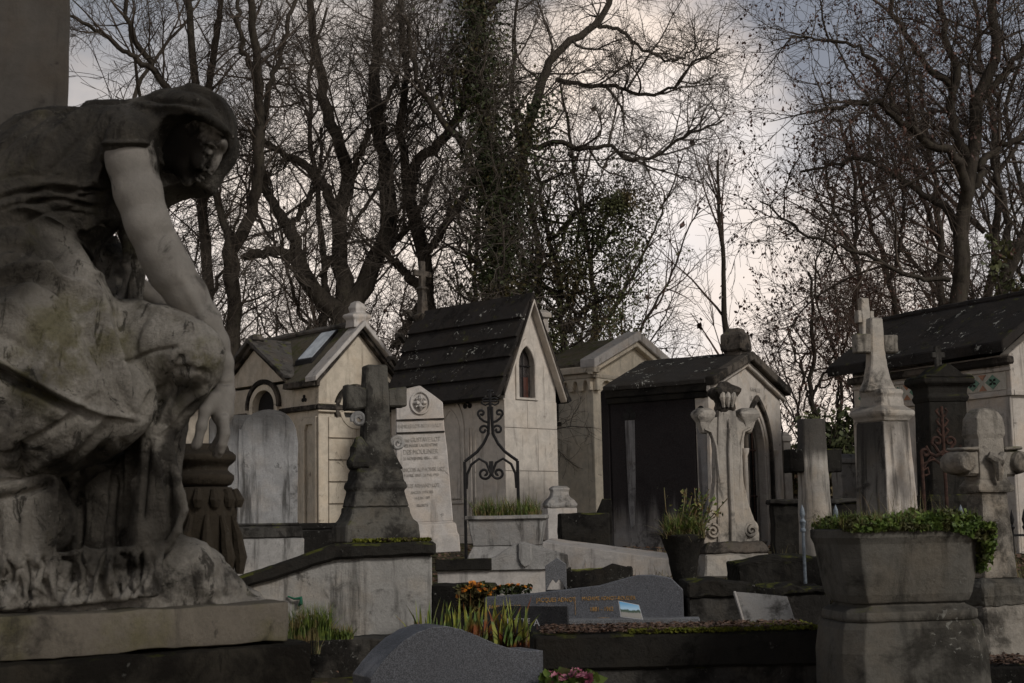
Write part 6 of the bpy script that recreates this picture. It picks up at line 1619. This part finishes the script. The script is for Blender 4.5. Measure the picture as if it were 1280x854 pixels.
def clothmat():
    N = NT('statue_cloth_stone')
    big = N.noise(3.2, 6, .62, N.mapv((1, 1, 1.3), (3, 1, 7))); med = N.noise(13, 7, .7, N.mapv((1, 1, .6)), .5); fin = N.noise(120, 5, .75)
    c_ = N.mix(N.ramp(med, .3, .72), (.22, .20, .168), (.40, .37, .32))
    # long-standing soot and crust over the back, shoulder and veil: fixed to the stone
    def blot(px, py, r, soft=.6):
        v = N.n.new('ShaderNodeVectorMath'); v.operation = 'DISTANCE'; N.l(N.mapv((1, .2, 1)), v.inputs[0]); q = P(px, py, SDEP - .14); v.inputs[1].default_value = (q.x, q.y * .2, q.z)
        d = N.math('ADD', v.outputs['Value'], N.math('MULTIPLY', N.math('SUBTRACT', med, .5), -r * SS * .9))
        return N.ramp(d, r * SS * soft, r * SS * 1.1, 1, 0)
    f = N.math('MAXIMUM', blot(60, 180, 150), blot(225, 130, 110)); f = N.math('MAXIMUM', f, blot(-10, 330, 105)); f = N.math('MAXIMUM', f, N.math('MULTIPLY', blot(130, 640, 95, .7), .92)); f = N.math('MAXIMUM', f, N.math('MULTIPLY', blot(222, 492, 26), .9))  # low blot: shade of the gap under the lap, put into the colour
    f = N.math('MAXIMUM', f, N.math('MULTIPLY', blot(62, 490, 30), .9))
    c_ = N.mix(N.math('MULTIPLY', f, .88), c_, N.mix(N.ramp(med, .35, .7), (.009, .0075, .006), (.042, .034, .024)))
    c_ = N.mix(N.ramp(big, .55, .64, 0, .85), c_, (.018, .015, .012))
    st_ = N.noise(1.0, 6, .7, N.mapv((30, 30, 5), (2, 0, 0)), .6)
    c_ = N.mix(N.ramp(st_, .56, .64, 0, .8), c_, (.022, .019, .015))
    ex = N.noise(7.5, 8, .75, N.mapv((1, 1, 1), (9, 3, 1)), 1.0)
    c_ = N.mix(N.ramp(ex, .58, .63, 0, .85), c_, (.016, .014, .011))
    # yellow-green algae
    a_ = N.math('MAXIMUM', blot(105, 425, 62), blot(70, 475, 45)); a_ = N.math('MAXIMUM', a_, blot(255, 440, 26)); a_ = N.math('MULTIPLY', a_, N.ramp(N.noise(9, 6, .7), .40, .60, 0, .7))
    c_ = N.mix(a_, c_, (.13, .115, .045))
    c_ = N.mix(N.ramp(N.noise(4.4, 5, .65, N.mapv((1, 1, 1), (1, 5, 2))), .56, .7, 0, .5), c_, (.075, .068, .03))
    c_ = N.mix(N.ramp(fin, .4, .75, 0, .35), c_, (.05, .045, .036))
    sp = N.math('MULTIPLY', N.ramp(N.noise(90, 4, .5, None, 1), .64, .70), N.ramp(big, .45, .6, 0, .4)); c_ = N.mix(sp, c_, (.22, .21, .18))
    n1 = N.bump(N.math('ADD', med, N.math('MULTIPLY', fin, .5)), .9, .018)
    return N.done(c_, .9, n1, .2)
M['cloth'] = clothmat()
link('drapery', np_mesh('drapery', w3(Vc, ORG), Fc, True), M['cloth'], st_root)

# --- rock, base slab, plinth, upright block --------------------------------------------------
def wp(px, py, d): q = P(px, py, d) - P(ORG[0], ORG[1], SDEP); return (q.x, q.y, q.z)
def hull(name, mat, top, bot, bevel, rough, cuts, seed=0):
    mb = MB(); n = len(top); mb.add(top + bot, [tuple(range(n)), tuple(reversed(range(n, 2 * n)))] + [(i, (i + 1) % n, n + (i + 1) % n, n + i) for i in range(n)])
    return mb.build(name, mat, st_root, bevel=bevel, seg=2, rough=rough, cuts=cuts, smooth=True, rscale=9, seed=seed)
k = Field((-100, 630, -110), (380, 800, 240), 3.2)
k.chain([(60, 760, 60, 60), (150, 745, 70, 60), (212, 735, 80, 56)], 12); k.chain([(190, 700, 90, 30), (230, 735, 98, 34), (262, 768, 118, 33), (300, 790, 128, 30)], 14)
k.chain([(-100, 800, 0, 50), (100, 796, 6, 50), (220, 790, 66, 40), (290, 798, 104, 38)], 12)
U, V_, W_ = np.meshgrid(*k.ax, indexing='ij', sparse=True)
k.D += (2.2 * np.sin(U * .11 + 1.3 * np.sin(V_ * .09)) * np.sin(V_ * .13 + W_ * .07) + 1.3 * np.sin(U * .31 + W_ * .2) * np.sin(V_ * .27)).astype(np.float32)
Vk, Fk = k.mesh()
def largest(V, F):
    lab = np.arange(len(V)); E = np.concatenate([F[:, [0, 1]], F[:, [1, 2]], F[:, [2, 3]], F[:, [3, 0]]])
    while True:
        old = lab.copy(); m = np.minimum(lab[E[:, 0]], lab[E[:, 1]]); np.minimum.at(lab, E[:, 0], m); np.minimum.at(lab, E[:, 1], m); lab = lab[lab]
        if (lab == old).all(): break
    u, n_ = np.unique(lab, return_counts=True); keep = lab == u[n_.argmax()]
    ix = np.cumsum(keep) - 1; F = F[keep[F].all(1)]; return V[keep], ix[F]
Vk, Fk = largest(Vk, Fk); Vk = relax(Vk, Fk, 1); link('carved_rock', np_mesh('carved_rock', w3(Vk, ORG), Fk, True), M['cloth'], st_root)
fl, fr_, bl, br = (-120, 3.16), (362, 3.72), (-120, 4.3), (362, 4.62)
def basebox(zt0, zt1, zb0, zb1, ex=0.0):
    A = Vector(P(-140, 757, 3.12)); Bv = Vector(P(362, 749, 3.66)); dirv = (Bv - A); dirv.z = 0; dirv.normalize(); nv = Vector((-dirv.y, dirv.x, 0))
    return A - dirv * 0 - nv * ex, Bv + dirv * ex - nv * ex, dirv, nv
def slab(name, mat, ztop, zbot, ex, depth, bevel, rough, seed):
    A, Bv, dv, nv = basebox(0, 0, 0, 0, ex); o0 = P(ORG[0], ORG[1], SDEP)
    pts = [A, Bv, Bv + nv * depth, A + nv * depth]
    top = [(p.x - o0.x, p.y - o0.y, ztop - o0.z) for p in pts]; bot = [(p.x - o0.x, p.y - o0.y, zbot - o0.z) for p in pts]
    return hull(name, mat, top, bot, bevel, rough, .045, seed)
zt = P(362, 752, 3.66).z; zb = P(362, 802, 3.66).z
slab('base_slab', M['skin2'], zt, zb, 0, 1.1, .010, .006, 1)
slab('plinth', M['plinth'], zb - .004, .1, .045, 1.25, .015, .008, 2)
# tall upright block behind her back
q1 = P(86, 100, 4.1); o0 = P(ORG[0], ORG[1], SDEP); ztop = P(0, -120, 4.15).z
mb = MB(); mb.box(-.9, 0, 0, .5, -.5 - q1.z + o0.z, ztop - q1.z); ub = mb.build('upright_block', M['blockst'], st_root, bevel=.01, rough=.006, cuts=.05)
ub.location = (q1.x - o0.x, q1.y - o0.y, q1.z - o0.z); ub.rotation_euler = (0, 0, R(19))

# --- draped urn on a pedestal at her side ----------------------------------------------------
o, s = mon('draped_urn', 'dark stone urn pedestal carved with hanging drapery, just below the hand of the statue', 'urn', 250, 720, 4.3, 10)
mb = MB(s); mb.lathe([(30, 108), (38, 112), (41, 118), (41, 123), (36, 127), (33, 130), (34, 134), (39, 138), (43, 142), (43, 148), (39, 152), (35, 154), (33, 160), (30, 162)], 36); mb.build('rim', M['urn'], o, smooth=True, bevel=.6 * s)
mb = MB(s); mb.lathe([(40, -120), (40, 4), (42, 10), (44, 30), (45, 80), (44, 100), (38, 108), (28, 110)], 32); mb.build('pedestal', M['urn'], o, smooth=True)
for a in range(9):
    an = R(-170 + a * 26); mb = MB(s); cx, sy = math.cos(an) * 44, math.sin(an) * 44
    mb.tube([(cx * .96, sy * .96, 106), (cx * 1.06, sy * 1.06, 92), (cx * 1.04, sy * 1.04, 84)], [4, 7.5, 5], 8); mb.build('carved_egg', M['urn'], o, smooth=True, rough=.8 * s, cuts=5 * s)
rg3 = random.Random(2)
for a in range(6):
    an = R(-150 + a * 24); mb = MB(s); x0, y0 = math.cos(an) * 45, math.sin(an) * 45; an2 = an + R(-20 + a * 7); x1, y1 = math.cos(an2) * 49, math.sin(an2) * 49
    mb.tube([(x0, y0, 74), ((x0 + x1) / 2 * 1.05, (y0 + y1) / 2 * 1.05, 52), (x1 * 1.03, y1 * 1.03, 22), (x1, y1, 2)], [3, 6, 9, 5], 8); mb.build('carved_fold', M['urn'], o, smooth=True, rough=1.5 * s, cuts=5 * s)
# ------------------------------------------------------------------ plants and litter
def blades(rg, C, H, Wd, lean=.35, K=5):
    """curved tapering grass blades at C (n,3)"""
    n = len(C); az = rg.random(n) * 6.283; le = np.abs(rg.normal(0, lean, n)); H = H * (.45 + .75 * rg.random(n))
    d = np.stack([np.cos(az), np.sin(az), np.zeros(n)], 1); sd_ = np.stack([-np.sin(az), np.cos(az), np.zeros(n)], 1)
    tw = rg.normal(size=(n, 1)) * .6; sd_ = nrm(sd_ + d * tw)
    V = []
    for i in range(K):
        t = i / (K - 1); c = C + np.array([0, 0, 1]) * (H * t * (1 - .25 * le * t))[:, None] + d * (H * le * t ** 2)[:, None]
        w = (Wd * (.5 + rg.random(n) * .2) * (1 - t ** 1.8))[:, None] + 1e-4
        V += [c - sd_ * w, c + sd_ * w]
    V = np.stack(V, 1); b = (np.arange(n) * 2 * K)[:, None, None]; i = np.arange(K - 1)[None, :, None] * 2
    F = (b + i + np.array([0, 1, 3, 2])[None, None, :]).reshape(-1, 4)
    return V.reshape(-1, 3), F

def patch(root, name, mat, pts, H, Wd, seed, lean=.35, kind=None):
    V, F = blades(np.random.default_rng(seed), np.asarray(pts, float), H, Wd, lean)
    o = link(name, np_mesh(name, V, F), M[mat], root); return o

def scatter(rg, n, x0, x1, y0, y1, z=0.): return np.stack([x0 + (x1 - x0) * rg.random(n), y0 + (y1 - y0) * rg.random(n), np.full(n, z)], 1)
rg = np.random.default_rng(44)

# grass in the trough
o, s = mon('grass_tuft', 'mixed green and straw-coloured grass growing in the grey stone trough', 'grass', 635, 684, 12, -6)
patch(o, 'green_blades', 'grass', scatter(rg, 420, -40 * s, 38 * s, -18 * s, 18 * s, 37 * s), 26 * s, .9 * s, 1, .5)
patch(o, 'dry_blades', 'drygrass', scatter(rg, 260, -42 * s, 42 * s, -20 * s, 20 * s, 37 * s), 22 * s, .8 * s, 2, .7)
# grass tuft left of the block
o, s = mon('grass_tuft', 'bright green grass tuft at the foot of the cement tomb block', 'grass', 392, 800, 8.0, 0)
patch(o, 'green_blades', 'grass', scatter(rg, 700, -30 * s, 22 * s, -10 * s, 14 * s, 0), 42 * s, 1.1 * s, 3, .35)
patch(o, 'low_blades', 'grass', scatter(rg, 300, 15 * s, 48 * s, -6 * s, 10 * s, 0), 18 * s, 1.0 * s, 4, .5)
patch(o, 'dry_blades', 'drygrass', scatter(rg, 46, -32 * s, 10 * s, -20 * s, -8 * s, -16 * s), 52 * s, .8 * s, 5, .5)
# iris leaves
o, s = mon('iris_clump', 'clump of sword-shaped iris leaves, green with rusty tips, behind the granite headstone', 'plant', 596, 812, 6.2, 0)
o.location.z = P(596, 822, 6.2).z
base_ = scatter(rg, 120, -74 * s, 68 * s, -12 * s, 16 * s, 0)
patch(o, 'sword_leaves', 'iris', base_, 68 * s, 5.6 * s, 6, .3)
patch(o, 'withered_leaves', 'litter', scatter(rg, 90, -76 * s, 74 * s, -12 * s, 16 * s, 0), 40 * s, 4.0 * s, 7, 1.0)
patch(o, 'rusty_leaves', 'seed', scatter(rg, 50, -70 * s, 76 * s, -14 * s, 10 * s, 0), 50 * s, 3.6 * s, 8, .7)
# flowers
def flowers(name, label, px, py, d, n, w, h, dep, pet, r, seed, green=True, leafn=260):
    o, s = mon(name, label, 'flowers', px, py, d, 0); rg = np.random.default_rng(seed)
    c = np.stack([rg.uniform(-w, w, n), rg.uniform(-dep, dep, n), np.zeros(n)], 1); c[:, 2] = h * (1 - (c[:, 0] / w) ** 2 * .5) * rg.uniform(.75, 1.05, n)
    Vs = []; Fs = []; k_ = 0
    for ci in c:
        tilt = rg.normal(size=3) * .35 + np.array([0, -.5, .9]); tilt /= np.linalg.norm(tilt); a = np.cross(tilt, [1, .2, 0]); a /= np.linalg.norm(a); b = np.cross(tilt, a)
        for ring, m, rr, up in ((0, 12, 1, .1), (1, 9, .68, .4), (2, 6, .35, .6)):
            for j in range(m):
                q = 6.283 * (j + .5 * ring) / m; dr = a * math.cos(q) + b * math.sin(q); sd_ = -a * math.sin(q) + b * math.cos(q); R_ = r * rr * rg.uniform(.8, 1.1)
                Vs += [ci, ci + dr * R_ * .6 + sd_ * R_ * .28 + tilt * R_ * up * .5, ci + dr * R_ + tilt * R_ * up, ci + dr * R_ * .6 - sd_ * R_ * .28 + tilt * R_ * up * .5]
                Fs.append([k_, k_ + 1, k_ + 2, k_ + 3]); k_ += 4
    link('petals', np_mesh('petals', np.array(Vs) * s, np.array(Fs)), M[pet], o)
    C = np.stack([rg.uniform(-w, w, leafn), rg.uniform(-dep, dep, leafn), rg.uniform(-h * .3, h * .92, leafn)], 1) * s
    V, F = leaf_cards(rg, C, r * 1.5 * s, .2); link('leaves', np_mesh('leaves', V, F), M['herb'] if green else M['ivy'], o)
    st = np.stack([c * np.array([.4, .4, 0]) + np.array([0, 0, -h * .3]), c * np.array([.8, .8, .5]), c], 1) * s
    V, F = tubes(st, np.full((n, 3), .5 * s), 4); link('stems', np_mesh('stems', V, F), M['ivy'], o)
    return o
flowers('marigold_bush', 'bush of orange chrysanthemums with dark leaves left of the gilt-lettered granite tomb', 593, 756, 8.3, 44, 20, 26, 10, 'orange', 4.4, 21, False, 420)
flowers('orange_flowers', 'row of small orange flowers behind the top edge of the granite tomb', 640, 740, 8.5, 26, 24, 9, 5, 'orange', 2.6, 22, False, 160)
flowers('pink_flowers', 'cluster of pink chrysanthemums at the bottom edge beside the granite headstone', 712, 866, 4.7, 20, 32, 24, 14, 'pink', 9, 23, True, 300)
# weeds in a basket left of the gothic pillar
o, s = mon('weed_pot', 'dark round pot overgrown with long yellow-green weeds, left of the gothic pillar', 'plant pot', 855, 712, 11.2, 0)
mb = MB(s); mb.lathe([(10, -30), (14, -8), (19, 14), (25, 34), (28, 42), (26, 44), (22, 40)], 20); mb.build('pot', M['black'], o, rough=2 * s, cuts=6 * s, smooth=True)
pp = scatter(rg, 620, -22 * s, 24 * s, -18 * s, 18 * s, 40 * s)
patch(o, 'green_blades', 'grass', pp, 30 * s, 1.0 * s, 31, .55); patch(o, 'trailing_blades', 'drygrass', scatter(rg, 260, -26 * s, 26 * s, -22 * s, 8 * s, 38 * s), 26 * s, 1.0 * s, 32, 1.7)
q = scatter(rg, 26, -8 * s, 26 * s, -8 * s, 8 * s, 42 * s); top = q + np.stack([rg.normal(14, 14, 26), rg.normal(0, 8, 26), rg.uniform(25, 60, 26)], 1) * s
V, F = tubes(np.stack([q, (q + top) / 2 + rg.normal(size=(26, 3)) * 3 * s, top], 1), np.full((26, 3), .6 * s), 4); link('stems', np_mesh('stems', V, F), M['drygrass'], o)
C = (q[:, None] + (top - q)[:, None] * rg.random((26, 14, 1)) + rg.normal(size=(26, 14, 3)) * 3 * s).reshape(-1, 3); V, F = leaf_cards(rg, C, 3.6 * s, 0); link('leaves', np_mesh('leaves', V, F), M['grass'], o)
# greenery over the planter
o0, s = PL
o = thing('ground_cover_plants', 'mat of small green leaves and grass spilling over the right rim of the big planter', 'plants', o0.location, R(8))
n = 9000; x = rg.uniform(-86, 90, n); y = rg.uniform(-60, 56, n); hgt = 139 + 7 * np.sin(x * .11) * np.cos(y * .09) + 8 * np.exp(-((x - 50) / 40) ** 2)
C = np.stack([x, y, hgt + rg.normal(0, 3.2, n)], 1) * s; V1 = leaf_cards(rg, C, 4.2 * s, -.2)
n = 3400; a = rg.uniform(-1.15, .75, n); t = rg.random(n) ** 1.3; x = (104 + 6 * np.sin(t * 3)) * np.cos(a * .75) ; y = -74 * np.sin(-a) * 0 + rg.uniform(-80, 50, n)
drop = np.clip(60 * np.exp(-((y + 40) / 45) ** 2), 8, 70); C = np.stack([rg.normal(93, 4.5, n), y * .85, 140 - t * drop], 1) * s; V2 = leaf_cards(rg, C, 4.2 * s, .3)
n = 1800; t = rg.random(n) ** 1.4; x = rg.uniform(-82, 90, n); C = np.stack([x, rg.normal(-66, 2.5, n), 141 - t * (7 + 24 * np.clip((x - 20) / 80, 0, 1) ** 2)], 1) * s; V3 = leaf_cards(rg, C, 4.0 * s, .3)
V, F = join([V1, V2, V3]); link('leaves', np_mesh('leaves', V, F), M['herb'], o)
patch(o, 'grass_blades', 'grass', scatter(rg, 1500, -88 * s, 88 * s, -58 * s, 52 * s, 138 * s), 20 * s, .8 * s, 41, .8)
patch(o, 'dry_stalks', 'drygrass', scatter(rg, 90, -40 * s, 70 * s, -30 * s, 40 * s, 138 * s), 46 * s, .6 * s, 42, .6)
# leaves and moss on the low tomb
o0, s = LT
def litter(o0, s, x0, x1, y0, y1, z, n, seed, lab, rz=0.0):
    rg = np.random.default_rng(seed); C = scatter(rg, n, x0, x1, y0, y1, z) + np.stack([np.zeros(n), np.zeros(n), rg.random(n) * 4], 1)
    V, F = leaf_cards(rg, C * s, 4.6 * s, 0)
    V = V.reshape(-1, 4, 3); c = V.mean(1, keepdims=True); V = c + (V - c) * np.array([1, 1, .35]); V = V.reshape(-1, 3)
    o = link('leaf_litter', np_mesh('leaf_litter', V, F), M['litter'], None); o.location = o0.location; o.rotation_euler = o0.rotation_euler
    tag(o, lab, 'fallen leaves', None, 'stuff')
litter(o0, s, -165, 172, 10, 116, 10, 3600, 51, 'dry brown fallen leaves strewn over the low black tomb')
mo = thing('moss_cushion', 'bright green moss along the front edge of the leaf-covered tomb', 'moss', o0.location, R(2))
n = 9000; x = rg.uniform(-60, 178, n); C = np.stack([x, np.abs(rg.normal(0, 14, n)) * (1 + 2 * (x > 90)) + 1, np.full(n, 9.5)], 1) * s; C[:, 2] += rg.random(n) * 3 * s
V, F = leaf_cards(rg, C, 2.6 * s, 0); link('moss_tufts', np_mesh('moss_tufts', V, F), M['moss'], mo)
litter(LT2[0], LT2[1], -30, 58, 4, 110, 18, 700, 52, 'brown fallen leaves on the tomb at the bottom right corner')
o0, s = mon('moss_cushion', 'green moss line on the ledge at the foot of the mossy stone cross', 'moss', 478, 677, 9.75, 5)
n = 1500; C = np.stack([rg.uniform(-36, 60, n), rg.normal(0, 2.5, n), rg.random(n) * 3], 1) * s; V, F = leaf_cards(rg, C, 2.6 * s, 0); link('moss_tufts', np_mesh('moss_tufts', V, F), M['moss'], o0)
# weeds and litter on the plots between the tombs
C = []
rg2 = random.Random(9)
for i in range(260):
    px = rg2.uniform(560, 1280); d = rg2.uniform(9.5, 16); q = P(px, 700, d)
    for _ in range(16): C.append((q.x + rg2.gauss(0, .10), d + rg2.gauss(0, .10), ground(d) - .02))
V, F = blades(np.random.default_rng(61), np.array(C), .2, .006, .6); tag(link('wild_grass', np_mesh('wild_grass', V, F), M['drygrass']), 'thin wild grass between the tombs', 'grass', None, 'stuff')
n = 16000; C = np.stack([rg.uniform(-7, 9, n), rg.uniform(4, 20, n), np.zeros(n)], 1); C[:, 2] = np.interp(C[:, 1], [a for a, b in GK], [b for a, b in GK]) + .035
V, F = leaf_cards(rg, C, .05, 0); V = V.reshape(-1, 4, 3); c = V.mean(1, keepdims=True); V = (c + (V - c) * np.array([1, 1, .3])).reshape(-1, 3)
tag(link('leaf_litter', np_mesh('leaf_litter', V, F), M['litter']), 'fallen leaves over the ground between the tombs', 'fallen leaves', None, 'stuff')
